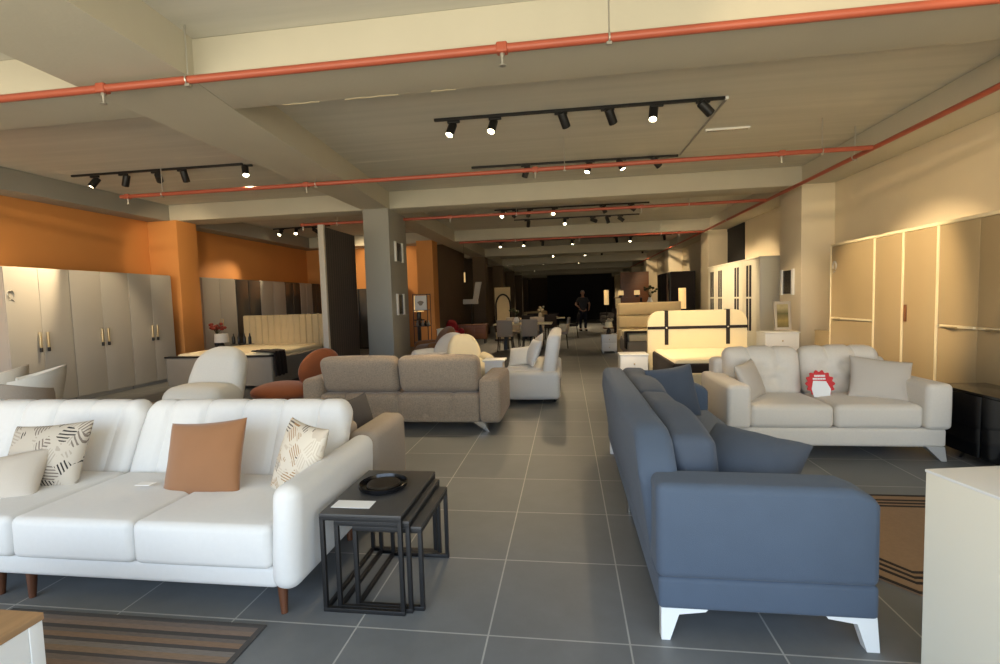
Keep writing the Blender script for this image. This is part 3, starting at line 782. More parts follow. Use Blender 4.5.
# sand coloured wardrobe on the right wall
FX = 4.03
def right_unit(a, c, lab, style):
    t = thing('wardrobe', lab, 'wardrobe', (4.3, (a+c)/2, 0), 0, 'sand coloured wardrobes on the right wall')
    part('carcass', B().box(FX+.025, 4.58, a, c, .06, 2.15, .002), M['strip'], t, True)
    part('plinth', B().box(FX+.05, 4.56, a+.01, c-.01, 0, .06), M['strip'], t, True)
    part('cornice', B().box(FX-.008, FX+.03, a, c, 2.12, 2.155, .002), M['strip'], t, True)
    part('edge_strip', B().box(FX-.008, FX+.03, a, a+.014, .06, 2.12, .002), M['strip'], t, True)
    part('edge_strip', B().box(FX-.008, FX+.03, c-.014, c, .06, 2.12, .002), M['strip'], t, True)
    a2, c2 = a+.016, c-.016
    if style == 'tall':
        d = part('door', B().box(FX, FX+.025, a2, c2, .08, 2.115, .002), M['tanlac'], t, True)
        return t, d
    mid = (a2+c2)/2
    for p, q in (((a2, mid-.001), (mid+.001, c2)) if style == 'split' else ((a2, c2),)):
        for z0, z1 in ((.08, 1.015), (1.045, 2.115)):
            d = part('door', B().box(FX, FX+.025, p, q, z0, z1, .002), M['tanlac'], t, True)
        part('grip_rail', B().box(FX-.02, FX+.01, p+.02, q-.05, 1.018, 1.042, .004), M['strip'], t, True)
        part('handle', B().tube([(FX-.02, q-.30, 1.02), (FX-.03, q-.22, 1.02), (FX-.02, q-.14, 1.02)], .012, 8), M['gold'], t, True)
    return t, d
tR, _ = right_unit(7.15, 8.235, 'sand wardrobe at the far end of its row, scroll mark by its edge', 'pair')
part('scroll_mark', decal(B(), FX, 8.12, 1.82, .07, -1), M['greylac'], tR, True)
tR, d = right_unit(6.585, 7.147, 'tall single sand door wardrobe glowing under a spotlight', 'tall')
tR, d = right_unit(6.02, 6.582, 'tall single sand door wardrobe with a brown grip on its edge', 'tall')
part('grip', B().box(FX-.018, FX, 6.50, 6.535, 1.05, 1.25, .004), M['brownwood'], d, True)
right_unit(4.93, 6.017, 'sand four-door wardrobe behind the right end of the cream sofa', 'split')
right_unit(3.84, 4.927, 'sand four-door wardrobe nearest the camera on the right wall', 'split')
# low black media unit
t = thing('media_unit', 'low black media unit between cream sofa and ivory cabinet', 'cabinet', (3.45, 4.3, 0))
part('carcass', B().box(3.245, 3.65, 3.25, 4.85, .07, .575, .003), M['blackgloss'], t, True)
part('tabletop', B().box(3.235, 3.66, 3.24, 4.86, .575, .593, .002), M['blackgloss'], t, True)
for k in range(3):
    part('door', B().box(3.228, 3.245, 3.26+.53*k, 3.26+.53*k+.52, .075, .57, .002), M['blackgloss'], t, True)
for y in (3.4, 4.55):
    for x in (3.29, 3.6):
        part('leg', B().tube([(x, y, .075), (x, y+.05, 0)], [.014, .01], 8), M['black'], t, True)

# ------------------------------------------------------------------ chairs
def tub_chair(label, loc, rz, group=None, m=None):
    """shell chair; it faces local -y"""
    m = m or M['boucle']
    t = thing('tub_chair', label, 'chair', loc, rz, group)
    vs, fs = [], []; na, nh = 22, 6
    def P(i, j, inner):
        a = math.radians(-128+256*i/na); q = j/nh
        top = .71+.13*math.cos(a*.62)**2
        zz = .40+(top-.40)*q
        r = (.265+.045*q) - (.055*(1-.35*max(0, q-.8)/.2) if inner else .012*max(0, q-.8)/.2)
        return (r*math.sin(a), r*math.cos(a)+.04*q, zz)
    for inner in (0, 1):
        for i in range(na+1):
            for j in range(nh+1): vs.append(P(i, j, inner))
    o = (na+1)*(nh+1); w = nh+1
    for i in range(na):
        for j in range(nh):
            a = i*w+j
            fs.append((a, a+w, a+w+1, a+1)); fs.append((o+a, o+a+1, o+a+w+1, o+a+w))
        fs.append((i*w+nh, (i+1)*w+nh, o+(i+1)*w+nh, o+i*w+nh)); fs.append((i*w, o+i*w, o+(i+1)*w, (i+1)*w))
    for i in (0, na):
        for j in range(nh):
            a = i*w+j; q = (a, a+1, o+a+1, o+a)
            fs.append(q if i == 0 else tuple(reversed(q)))
    part('shell', B().raw(vs, fs), m, t, sharp=60)
    part('seat', B().lathe([(.21, .36), (.26, .375), (.275, .41), (.26, .45), (.18, .475), (.0, .48)], 0, 0, 28), m, t, sharp=60)
    for sx in (-1, 1):
        for sy in (-1, 1):
            part('leg', B().tube([(sx*.17, sy*.17, .37), (sx*.24, sy*.24, 0)], [.018, .011], 10), M['walnut'], t)
    return t
tub_chair('off-white tub chair with raised back, right of the pair by the wardrobe', (-6.14, 4.8, 0), math.radians(-46))
tub_chair('off-white tub chair cut by the left picture edge, left of the pair', (-6.74, 4.86, 0), math.radians(-50))
tub_chair('greyish tub chair turned away, nearest behind the white sofa at left', (-5.32, 4.06, 0), math.radians(176), m=M['greige_fab'])
t = thing('dining_table', 'small pale oak table between the tub chairs', 'table', (-7.2, 4.05, 0))
part('tabletop', B().lathe([(.36, .70), (.38, .71), (.38, .725), (.37, .73)], 0, 0, 40), M['wood'], t)
part('pedestal', B().lathe([(.22, 0), (.22, .02), (.05, .05), (.04, .40), (.06, .70)], 0, 0, 24), M['whitelac'], t)

def lounge(label, loc, rz, m, wide=.84, top=.98, base=M['black'], name='armchair', arms=True, sz=.48):
    """soft rounded lounge chair facing local -y"""
    t = thing(name, label, 'armchair', loc, rz)
    part('seat_cushion', B().soft(-wide/2*(1 if arms else .92), wide/2*(1 if arms else .92), -.42 if arms else -.26, .22, .20, sz, .13, (6, 6, 2), (0, .03, .03)), m, t, sharp=60)
    def bf(P, u, h):
        P = P.copy(); zt = (u[2]+1)/2
        P.x *= 1-.16*zt*zt; P.y += .20*zt+.05*u[0]*u[0]*(-1)
        if u[2] > 0: P.z -= .11*abs(u[0])**3*u[2]
        return P
    part('backrest', B().soft(-wide*.44, wide*.44, .06, .26, .36, top, .10, (10, 2, 8), (0, .03, .02), f=bf), m, t, sharp=60)
    for sx in ((-1, 1) if arms else ()):
        part('arm', B().soft(sx*wide*.5-.09, sx*wide*.5+.09, -.36, .24, .2, .56, .085, (2, 5, 4), (.01, .02, .01)), m, t, sharp=60)
    part('swivel_base', B().lathe([(.26, 0), (.26, .015), (.05, .035), (.045, .2)], 0, 0, 28), base, t)
    return t
lounge('off-white boucle armchair with rounded back behind the white sofa', (-4.03, 4.92, 0), math.radians(-2), M['boucle'], .80, .985, arms=False, sz=.60)

t = thing('armchair', 'rust orange chair with tilted disc back left of the taupe sofa', 'armchair', (-3.72, 5.95, 0))
part('seat_cushion', B().ball((0, 0, .34), .42, .36, .13, 28), M['orange_fab'], t)
Mb = Matrix.Translation((.42, .18, .62)) @ Matrix.Rotation(math.radians(-30), 4, 'Z') @ Matrix.Rotation(math.radians(24), 4, 'Y')
part('backrest', B().ball((0, 0, 0), .09, .30, .29, 28, Mb), M['orange_fab'], t)
part('button', B().ball((-.088, 0, .0), .012, .03, .03, 10, Mb), M['brown_vel'], t)
part('back_post', B().tube([(.28, .12, .3), (.40, .18, .42), (.46, .2, .6)], .02, 8), M['black'], t)
part('swivel_base', B().lathe([(.24, 0), (.24, .015), (.04, .03), (.035, .24)], 0, 0, 24), M['black'], t)

# ------------------------------------------------------------------ black slatted screen, column pictures
t = thing('slatted_screen', 'tall black slatted screen with pale end post beside the grey column', 'screen', (-4.1, 8.5, 0))
part('slat_panel', B().box(-4.14, -4.06, 7.95, 9.15, .0, 2.78, .003), M['slat'], t, True)
part('end_post', B().box(-4.15, -4.05, 7.89, 7.95, 0, 2.81, .003), M['greyframe'], t, True)
def side_frame(label, X, sg, y0, y1, z0, z1, bars, group):
    """framed mirror seen at a glancing angle: two thick pale side bars round a dark pane"""
    t = thing('wall_mirror', label, 'mirror', (X, (y0+y1)/2, z0), 0, group)
    a, b_ = sorted((X, X+sg*.035))
    part('side_bar', B().box(a, b_, y0, y0+bars, z0, z1, .003), M['whitelac'], t, True)
    part('side_bar', B().box(a, b_, y1-bars, y1, z0, z1, .003), M['whitelac'], t, True)
    a2, b2 = sorted((X, X+sg*.014))
    part('pane', B().box(a2, b2, y0+bars, y1-bars, z0+.02, z1-.02), M['mirror'], t, True)
    return t
side_frame('upper of two white-barred mirrors on the grey column side', -3.41, 1, 9.53, 10.0, 2.29, 2.69, .06, None)
side_frame('lower of two white-barred mirrors on the grey column side', -3.41, 1, 9.53, 9.96, 1.21, 1.64, .06, None)
side_frame('small mirror with two bright side bars on the beige column', 4.06, -1, 9.52, 10.05, 1.39, 1.86, .07, None)

# ------------------------------------------------------------------ bed with channelled headboard (left)
t = thing('bed', 'grey bed with channelled cream headboard and dark throw', 'bed', (-6.17, 9.0, 0))
hx = [-7.12+1.93*i/13 for i in range(1, 13)]
def chf(P, u, h):
    P = P.copy(); g = groove(P.x-6.155, hx, .012)
    if u[1] < 0: P.y += .03*g
    if u[2] > 0: P.z -= .012*g
    return P
part('headboard', B().soft(-7.12, -5.19, 9.98, 10.1, .2, 1.275, .03, (90, 1, 4), f=chf), M['tan_fab'], t, True)
part('side_rail', B().soft(-5.24, -5.16, 8.0, 10.0, .06, .55, .03, (1, 6, 2)), M['bedgrey'], t, True)
part('side_rail', B().soft(-7.2, -7.12, 8.0, 10.0, .06, .55, .03, (1, 6, 2)), M['bedgrey'], t, True)
part('footboard', B().soft(-7.22, -5.15, 7.92, 8.02, .06, .58, .03, (6, 1, 2)), M['bedgrey'], t, True)
part('foot_trim', B().soft(-7.24, -5.13, 7.91, 8.03, .575, .605, .012), M['black'], t, True)
part('button', B().ball((-5.155, 8.95, .36), .012, .035, .035, 12), M['darkgrey_fab'], t, True)
part('mattress', B().soft(-7.1, -5.25, 8.03, 9.97, .4, .64, .06, (6, 6, 2), (0, 0, .02)), M['mattress'], t, True)
thr = B()
n = 12
def thp(i, j):
    u, v = i/n, j/n                       # u across, v along the drape over the right edge
    x = -5.55+.34*min(1, v*1.35); over = max(0, v*1.35-1)/.35
    if over > 0: x = -5.115+.012*math.sin(u*20)
    z_ = .668+.01*math.sin(u*17+v*5) - .44*over
    return (x, 7.95+.34*u+.02*math.sin(v*7), z_)
vs = [thp(i, j) for i in range(n+1) for j in range(n+1)]
vs2 = [(v[0]+(.012 if v[2] < .63 else 0), v[1], v[2]+.012) for v in vs]; o = len(vs); fs = []
for i in range(n):
    for j in range(n):
        a = i*(n+1)+j; fs += [(a, a+1, a+n+2, a+n+1), (o+a, o+a+n+1, o+a+n+2, o+a+1)]
for i in range(n):
    for (a, c) in ((i, i+1), ((n)*(n+1)+i, n*(n+1)+i+1), (i*(n+1), (i+1)*(n+1)), (i*(n+1)+n, (i+1)*(n+1)+n)):
        fs.append((a, c, o+c, o+a))
single('throw_blanket', thr.raw(vs+vs2, fs), M['brownblack'], 'dark throw hanging over the corner of the channelled-headboard bed', 'blanket', (-5.5, 8.2, .66))

def nightstand(label, x0, x1, y0, y1, h, m, n=2, group=None):
    t = thing('nightstand', label, 'nightstand', ((x0+x1)/2, (y0+y1)/2, 0), 0, group)
    part('carcass', B().box(x0, x1, y0+.015, y1, .05, h-.02, .003), m, t, True)
    part('tabletop', B().box(x0-.01, x1+.01, y0-.005, y1, h-.02, h, .004), m, t, True)
    for x in (x0+.02, x1-.05):
        part('leg', B().box(x, x+.03, y0+.03, y0+.06, 0, .05).box(x, x+.03, y1-.06, y1-.03, 0, .05), m, t, True)
    for k in range(n):
        z0 = .06+(h-.09)*k/n; z1 = .06+(h-.09)*(k+1)/n-.006
        d = part('drawer', B().box(x0+.006, x1-.006, y0-.004, y0+.015, z0, z1, .003), m, t, True)
        part('knob', B().ball(((x0+x1)/2, y0-.016, (z0+z1)/2), .014, .014, .014, 10), M['gold'], d, True)
    return t
nightstand('dark nightstand with lamp and red flowers left of the channelled bed', -7.96, -7.42, 9.88, 10.2, .52, M['brownblack'])
def table_lamp(label, c, r=.2, sh=.2, h=.36, lit=False, m=None, group=None, tr=.9):
    t = thing('table_lamp', label, 'lamp', c, 0, group)
    part('base', B().lathe([(.07, 0), (.075, .012), (.05, .03), (.06, h*.35), (.03, h*.62), (.012, h*.7), (.012, h*.8)], 0, 0, 20), M['ceramic'], t)
    part('lamp_shade', B().lathe([(r*.2, h-sh*.02), (r, h-sh*.5+.0), (r*tr, h+sh*.5), (r*tr-.006, h+sh*.5-.002), (r*.98-.006, h-sh*.48), (r*.2, h-sh*.0)], 0, 0, 28), m or (M['shade'] if lit else M['shade_off']), t)
    return t
table_lamp('white drum lamp on the dark nightstand by the orange column', (-7.66, 9.98, .52), .15, .19, .27)
def vase(label, c, vm, fm, h=.25, spread=.2, n=16, r=.06, name='flower_vase'):
    t = thing(name, label, 'vase', c)
    part('vase', B().lathe([(r*.6, 0), (r, h*.35), (r*.85, h*.7), (r*.45, h*.92), (r*.55, h), (r*.4, h-.01)], 0, 0, 18), vm, t)
    st, bl = B(), B()
    for i in range(n):
        w = random.uniform(0, 2*PI); q = random.uniform(.1, 1)*spread; z_ = h+random.uniform(.5, 1.1)*spread
        p = (q*math.cos(w), q*math.sin(w), z_)
        st.tube([(0, 0, h-.03), (p[0]*.4, p[1]*.4, h+(z_-h)*.5), p], .004, 5)
        bl.ball(p, .045, .04, .035, 8)
    part('stems', st, M['leaf'], t); part('blossoms', bl, fm, t)
    return t
vase('red bouquet in a dark vase behind the white drum lamp', (-7.87, 10.11, .52), M['ceramic'], M['redflower'], .36, .2)
for i in range(4):
    single('bottle', B().lathe([(.03, 0), (.035, .02), (.034, .14), (.014, .18), (.012, .23)], 0, 0, 12, Matrix.Translation((-7.36+.13*i, 9.97, .655))), M['ceramic'],
           ['leftmost', 'second from left', 'third from left', 'rightmost'][i]+' of four dark bottles on a tray at the bed head', 'bottle', (-7.36+.13*i, 9.97, .655), 'dark bottles beside the channelled headboard')
single('serving_tray', B().lathe([(.24, .0), (.27, .006), (.275, .014), (.262, .014), (.0, .008)], 0, 0, 32, Matrix.Translation((-7.16, 9.97, .642)) @ Matrix.Scale(1, 4) @ Matrix.Diagonal((1.05, .28, 1, 1))), M['black'], 'narrow black tray under the dark bottles at the bed head', 'tray', (-7.16, 9.97, .642))

# mirrored and white wardrobes beyond the orange column
mats_ = [('greylac', 10.16, 11.3, 'white plain wardrobe just beyond the orange column'), ('mirror', 11.31, 12.3, 'smoked mirror wardrobe left of the channelled headboard'), ('greylac', 12.31, 13.49, 'white wardrobe between two smoked mirror ones'),
         ('mirror', 13.5, 14.3, 'second smoked mirror wardrobe, above the middle of the headboard'), ('greylac', 14.31, 15.02, 'narrow white wardrobe above the right half of the headboard'), ('mirror', 15.03, 15.58, 'last smoked mirror wardrobe in the far left corner')]
for m_, a, c, lab in mats_:
    t = thing('wardrobe', lab, 'wardrobe', (-8.42, (a+c)/2, 0), 0, 'wardrobes beyond the orange column')
    part('carcass', B().box(-8.64, -8.225, a, c, 0, 2.17, .003), M['greylac'] if m_ == 'greylac' else M['black'], t, True)
    mid = (a+c)/2
    for p, q in ((a+.004, mid-.008), (mid+.008, c-.004)):
        d = part('door', B().box(-8.225, -8.2, p, q, .06, 2.15, .003), M[m_], t, True)
        part('handle', B().box(-8.2, -8.18, (mid-.05 if p < mid-.02 and q < mid else mid+.035), (mid-.035 if p < mid-.02 and q < mid else mid+.05), .95, 1.2, .003), M['gold'], d, True)
for x, w_, m_, lab in ((-7.6, .9, 'mirror', 'smoked mirror wardrobe on the far orange wall, left'), (-6.68, .9, 'mirror', 'smoked mirror wardrobe on the far orange wall, middle'), (-5.76, .6, 'tan_fab', 'pale fabric wall panel seen right of the black screen')):
    t = thing('wardrobe' if m_ == 'mirror' else 'wall_panel', lab, 'wardrobe' if m_ == 'mirror' else 'panel', (x+w_/2, 15.4, 0))
    part('carcass', B().box(x, x+w_, 15.2, 15.58, 0, 1.95, .003), M['black'] if m_ == 'mirror' else M['tan_fab'], t, True)
    for k in range(2):
        part('door', B().box(x+.01+w_/2*k, x+w_/2*(k+1)-.01, 15.18, 15.2, .05, 1.94, .003), M[m_], t, True)

# ------------------------------------------------------------------ bed with strapped headboard (right)
t = thing('bed', 'bed with rounded cream headboard crossed by dark straps', 'bed', (2.05, 7.3, 0))
HX0, HX1, HY = 1.27, 2.77, 8.1
hp = []
for cx, cz, a0 in ((HX1-.19, 1.01, 0), (HX0+.19, 1.01, 90)):
    for i in range(9):
        w = math.radians(a0+90*i/8); hp.append((cx+.19*math.cos(w), cz+.19*math.sin(w)))
hp += [(HX0, .25), (HX1, .25)]
part('headboard', B().prism(hp, 'y', HY, HY+.1), M['cream_pvc'], t, True)
for x in (1.555, 2.485):
    part('strap', B().box(x-.028, x+.028, HY-.012, HY+.006, .66, 1.2, .003).box(x-.028, x+.028, HY-.012, HY+.112, 1.192, 1.207, .003), M['brownblack'], t, True)
part('strap', B().box(HX0-.006, HX1+.006, HY-.016, HY+.006, .91, .955, .003), M['brownblack'], t, True)
for x in (1.555, 2.485):
    part('stud', B().ball((x, HY-.018, .932), .016, .008, .016, 12), M['chrome'], t, True)
part('mattress', B().soft(1.36, 2.72, 6.55, 8.08, .42, .60, .05, (6, 6, 2), (0, 0, .02)), M['mattress'], t, True)
part('bed_base', B().soft(1.33, 2.75, 6.50, 8.09, .12, .565, .03, (4, 4, 1)), M['brownblack'], t, True)
for x in (1.42, 2.62):
    for y in (6.6, 7.95):
        part('leg', B().box(x, x+.05, y, y+.05, 0, .13, .004), M['black'], t, True)
nightstand('white nightstand left of the strapped headboard', .80, 1.22, 7.78, 8.16, .55, M['whitelac'])
single('foot_panel', B().soft(1.36, 1.75, 6.36, 6.44, .0, .46, .02), M['cream_pvc'], 'small cream panel standing at the foot of the strapped bed', 'panel', (1.55, 6.4, 0))
# white dresser with picture, beside the beige column
t = nightstand('white bedside chest right of the strapped headboard under a framed picture', 3.30, 3.84, 8.8, 9.2, .775, M['whitelac'], 3)
t = thing('picture_frame', 'pale framed landscape picture leaning on the white chest', 'picture', (3.69, 9.08, .775))
Mx = place((3.69, 9.1, 1.035), 0, 6)
for p in ((-.135, -.095, -.25, .25), (.095, .135, -.25, .25), (-.095, .095, .2, .25), (-.095, .095, -.25, -.2)):
    part('frame_side', B().box(p[0], p[1], p[2], p[3], -.012, .014, .003, M=Mx), M['greyframe'], t, True)
part('print', B().box(-.095, .095, -.2, .2, -.01, -.002, M=Mx), M['picture'], t, True)
t = nightstand('low drawer unit between the beige column and sand wardrobes', 4.12, 4.56, 8.45, 8.9, .8, M['tanlac'], 4)

# white six-door wardrobe at the right wall
for a, c, h0, h1, lab in ((11.1, 13.195, 11.72, 12.52, 'white wardrobe with black handle strips, end panel nearest the beige column'), (13.2, 14.97, 13.82, 14.55, 'farther white wardrobe with black handle strips behind the strapped bed')):
    t = thing('wardrobe', lab, 'wardrobe', (4.3, (a+c)/2, 0), 0, 'white wardrobes with black handle strips')
    part('carcass', B().box(4.075, 4.59, a, c, 0, 2.18, .004), M['ivory'], t, True)
    part('cornice', B().box(4.03, 4.59, a, c, 2.18, 2.215, .004), M['ivory'], t, True)
    mid = (a+c)/2
    for p, q, hh in ((a+.004, mid-.002, h0), (mid+.002, c-.004, h1)):
        d = part('door', B().box(4.05, 4.075, p, q, .08, 2.17, .003), M['ivory'], t, True)
        for o_ in (-.12, .06):
            part('upper_strip', B().box(4.032, 4.05, hh+o_, hh+o_+.085, 1.36, 2.06, .003), M['black'], d, True)
            part('lower_strip', B().box(4.032, 4.05, hh+o_, hh+o_+.085, .6, 1.32, .003), M['black'], d, True)

# ------------------------------------------------------------------ white seating in the middle of the aisle
t = thing('sofa', 'white sofa seen end-on in the aisle right of the taupe sofa', 'sofa', (-.55, 7.7, 0))
part('base', B().soft(-.93, -.15, 6.7, 8.5, .08, .3, .04, (4, 6, 1)), M['white_fab'], t, True)
for a in (6.66, 8.32):
    part('arm', B().soft(-.935, -.125, a, a+.2, .07, .45, .06, (6, 2, 4), (0, .015, .01)), M['white_fab'], t, True)
def wb(P, u, h):
    P = P.copy(); P.x += .10*(u[2]+1)/2; return P
part('backrest', B().soft(-.38, -.2, 6.72, 8.5, .3, .96, .07, (2, 8, 5), (.01, 0, .01), f=wb), M['white_fab'], t, True)
part('seat_cushion', B().soft(-.93, -.34, 7.0, 8.32, .3, .46, .06, (4, 6, 2), (0, 0, .02)), M['white_fab'], t, True)
for x in (-.88, -.2):
    for y in (6.9, 8.4):
        part('leg', B().lathe([(.022, 0), (.025, .1)], x, y, 10), M['black'], t, True)
pillow('cushion', 'white cushion at the near end of the aisle sofa', M['white_fab'], (-.52, 7.25, .66), .44, .40, .14, -70, 22, 0)
pillow('cushion', 'cream cushion second along the back of the aisle sofa', M['cream_fab'], (-.50, 7.75, .68), .46, .42, .14, -78, 18, 14)
pillow('cushion', 'small grey-white cushion lying on the aisle sofa seat', M['boucle'], (-.72, 7.35, .60), .36, .32, .12, -20, 38, 10)
lounge('cream armchair between the taupe sofa and the dark aisle', (-1.72, 8.1, 0), math.radians(20), M['mattress'], .68, .86)
lounge('white armchair behind the right headrest of the taupe sofa', (-2.35, 8.9, 0), math.radians(-30), M['white_fab'], .8, .84)
t = thing('side_table', 'white block side table beside the cream armchair', 'table', (-1.15, 7.6, 0))
part('tabletop', B().box(-.17, .17, -.17, .17, .50, .53, .005), M['whitelac'], t)
part('pedestal', B().box(-.14, .14, -.14, .14, 0, .50, .005), M['whitelac'], t)

# tan chair, white low cabinet and black rack near the grey column
lounge('tan leather chair behind the left headrest by the grey column', (-3.0, 10.9, 0), math.radians(-50), M['brown_vel'], .7, .86)
t = thing('low_cabinet', 'narrow white cabinet standing right of the tan chair', 'cabinet', (-3.12, 12.4, 0))
part('carcass', B().box(-.2, .14, -.2, .2, 0, .74, .004), M['whitelac'], t); part('tabletop', B().box(-.21, .15, -.21, .21, .74, .76, .004), M['whitelac'], t)
part('door', B().box(-.19, .13, -.214, -.2, .04, .72, .003), M['whitelac'], t)
t = thing('shelf_rack', 'thin black wire rack holding a white picture, by the grey column', 'rack', (-3.62, 12, 0))
for x in (-.2, .16):
    for y in (-.15, .15):
        part('post', B().box(x, x+.015, y, y+.015, 0, 1.66), M['black'], t)
for z_ in (.45, .85, 1.25, 1.645):
    part('shelf', B().box(-.2, .175, -.15, .165, z_, z_+.014), M['black'], t)
t = thing('picture_frame', 'white picture with grey blot on the top of the wire rack', 'picture', (-3.62, 11.95, 1.264))
part('frame', B().box(-.17, .15, -.02, .0, 0, .36, .003), M['paper'], t); part('print', B().prism([(-.02+.07*math.cos(w)*(1+.3*math.sin(3*w)), .17+.06*math.sin(w)) for w in [i*PI/8 for i in range(16)]], 'y', -.024, -.02), M['bedgrey'], t)
for k in range(5):
    single('ornament', B().lathe([(.03, 0), (.045, .05), (.02, .10), (.028, .13)], 0, 0, 12, Matrix.Translation((-3.76+.07*k, 12, .864))), M['ceramic'] if k % 2 else M['steel'],
           ordn[k]+' small vase from the left on the wire rack by the grey column', 'vase', (-3.76+.07*k, 12, .864), 'small vases on the wire rack')
t = table_lamp('lit white lamp between the grey column and the wire rack', (-3.9, 12.6, 1.0), .13, .42, .42, True)
t = thing('lamp_pedestal', 'slim dark pedestal carrying the lit lamp by the wire rack', 'table', (-3.9, 12.6, 0))
part('column', B().lathe([(.14, 0), (.14, .03), (.04, .06), (.04, .96), (.14, .98), (.14, 1.0)], 0, 0, 20), M['brownblack'], t)

# ------------------------------------------------------------------ tan bed and things in the dark back right
t = thing('bed', 'sand velvet bed with three padded bands in its headboard', 'bed', (2.08, 12, 0))
for k in range(3):
    part('headboard_band', B().soft(1.29, 2.86, 13.0, 13.12, .30+.33*k, .62+.33*k, .05, (8, 1, 2), (0, .02, 0)), M['tan_fab'], t, True)
part('headboard', B().box(1.27, 2.88, 13.1, 13.18, 0, 1.285, .01), M['tan_fab'], t, True)
part('mattress', B().soft(1.36, 2.80, 11.4, 12.98, .42, .60, .05, (4, 4, 2), (0, 0, .02)), M['mattress'], t, True)
part('bed_base', B().soft(1.33, 2.83, 11.3, 12.99, .1, .43, .03, (4, 4, 1)), M['bedgrey'], t, True)
for x in (1.4, 2.7):
    for y in (11.4, 12.85): part('leg', B().box(x, x+.06, y, y+.06, 0, .11), M['black'], t, True)
single('throw_blanket', B().soft(1.315, 1.9, 11.38, 11.75, .622, .64, .008, (6, 3, 1)).soft(1.30, 1.325, 11.38, 11.75, .25, .635, .008), M['brownblack'], 'dark narrow throw across the foot of the sand velvet bed', 'blanket', (1.5, 11.5, .63))
nightstand('white nightstand left of the sand velvet bed', .86, 1.24, 12.85, 13.2, .49, M['whitelac'])
table_lamp('small cream lamp on the white nightstand by the sand velvet bed', (1.05, 13.02, .49), .1, .14, .24, False, M['mattress'])
t = thing('console_shelf', 'dark console shelf behind the sand velvet bed', 'shelf', (1.85, 15.4, 0))
part('top', B().box(-.45, .4, -.15, .15, 1.40, 1.43), M['brownwood'], t)
for x in (-.43, .36): part('side', B().box(x, x+.02, -.15, .15, 0, 1.40), M['brownblack'], t)
for z_ in (.4, .9): part('shelf', B().box(-.41, .36, -.15, .15, z_, z_+.02), M['brownblack'], t)
table_lamp('left of two small lit lamps on the dark console shelf', (1.62, 15.4, 1.43), .09, .14, .13, True)
table_lamp('right of two small lit lamps on the dark console shelf', (2.1, 15.4, 1.43), .09, .14, .13, True)
vase('tall pale vase of dry stems behind the sand velvet bed', (2.45, 15.2, .98), M['whitelac'], M['leaf'], .42, .3, 12, .1)
t = thing('plinth', 'dark plinth under the tall pale vase', 'plinth', (2.45, 15.2, 0)); part('block', B().box(-.12, .12, -.12, .12, 0, .95, .005), M['brownblack'], t); part('cap', B().box(-.14, .14, -.14, .14, .95, .98, .004), M['brownwood'], t)
def floor_lamp(label, x, y, z0, z1, r):
    t = thing('floor_lamp', label, 'lamp', (x, y, 0))
    part('base', B().lathe([(.16, 0), (.16, .02), (.03, .04)], 0, 0, 20), M['black'], t)
    part('pole', B().lathe([(.012, .03), (.012, z0+.05)], 0, 0, 8), M['black'], t)
    part('lamp_shade', B().lathe([(r, z0), (r, z1), (r-.005, z1), (r-.005, z0)], 0, 0, 20), M['shade'], t)
floor_lamp('lit column floor lamp right of the dark console, near the right wall', 3.2, 14.4, 1.06, 1.64, .1)
floor_lamp('lit column floor lamp beyond the man in the dark aisle', 1.85, 24.0, 1.08, 1.78, .11)
t = thing('wardrobe', 'dark open wardrobe with glinting edges in the back right', 'wardrobe', (3.5, 17.5, 0))
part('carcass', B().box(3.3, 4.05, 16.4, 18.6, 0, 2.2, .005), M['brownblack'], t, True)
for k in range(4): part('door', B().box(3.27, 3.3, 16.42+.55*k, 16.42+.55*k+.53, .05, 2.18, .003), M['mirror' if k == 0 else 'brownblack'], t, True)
t = thing('tall_panel', 'tall brown wooden panel far back right of the aisle', 'panel', (2.9, 22, 0))
part('board', B().box(-.6, .6, -.04, .04, .0, 2.5, .005), M['brownwood'], t); part('stand', B().box(-.65, .65, -.2, .2, 0, .05, .005), M['black'], t)

# back left of the aisle: red chair, brown sideboard, wall relief, arch panel
t = thing('sideboard', 'long brown wooden sideboard far back left of the aisle', 'sideboard', (-3.35, 16.6, 0))
part('carcass', B().box(-.55, .6, -.2, .2, .15, .62, .006), M['brownwood'], t); part('tabletop', B().box(-.58, .63, -.22, .22, .62, .65, .005), M['brownwood'], t)
for k in range(3): part('door', B().box(-.54+.38*k, -.54+.38*k+.37, -.215, -.2, .17, .60, .003), M['brownwood'], t)
for x in (-.5, .52): part('leg', B().box(x, x+.04, -.18, .18, 0, .15), M['black'], t)
lounge('crimson armchair at the left end of the brown sideboard', (-3.78, 15.9, 0), math.radians(20), M['redfab'], .5, .82)
t = thing('wall_relief', 'pale L-shaped wall sculpture on the dark wall above the sideboard', 'sculpture', (-3.2, 16.0, 1.35))
part('upright', B().prism([(.1, .1), (.28, .12), (.42, .72), (.22, .72)], 'y', -.03, .03), M['greyframe'], t); part('foot', B().box(-.22, .28, -.05, .05, 0, .16, .01), M['greyframe'], t)
part('stem', B().lathe([(.012, -.70), (.012, .0)], 0.05, 0, 8), M['black'], t)
t = thing('pendant_lamp', 'small lit tube pendant hanging in the dark back left', 'lamp', (-3.22, 15.4, 2.05))
part('tube', B().lathe([(.02, 0), (.025, .01), (.025, .3), (.02, .31)], 0, 0, 12), M['shade'], t); part('cord', B().tube([(0, 0, .31), (0, 0, SZ-2.05)], .004, 6), M['black'], t)
t = thing('tall_panel', 'amber fabric panel with dark arch far back left of the aisle', 'panel', (-2.3, 17.5, 0))
part('board', B().box(-.28, .28, -.03, .03, .05, 1.9, .005), M['tan_fab'], t); part('stand', B().box(-.3, .3, -.15, .15, 0, .05, .004), M['black'], t)
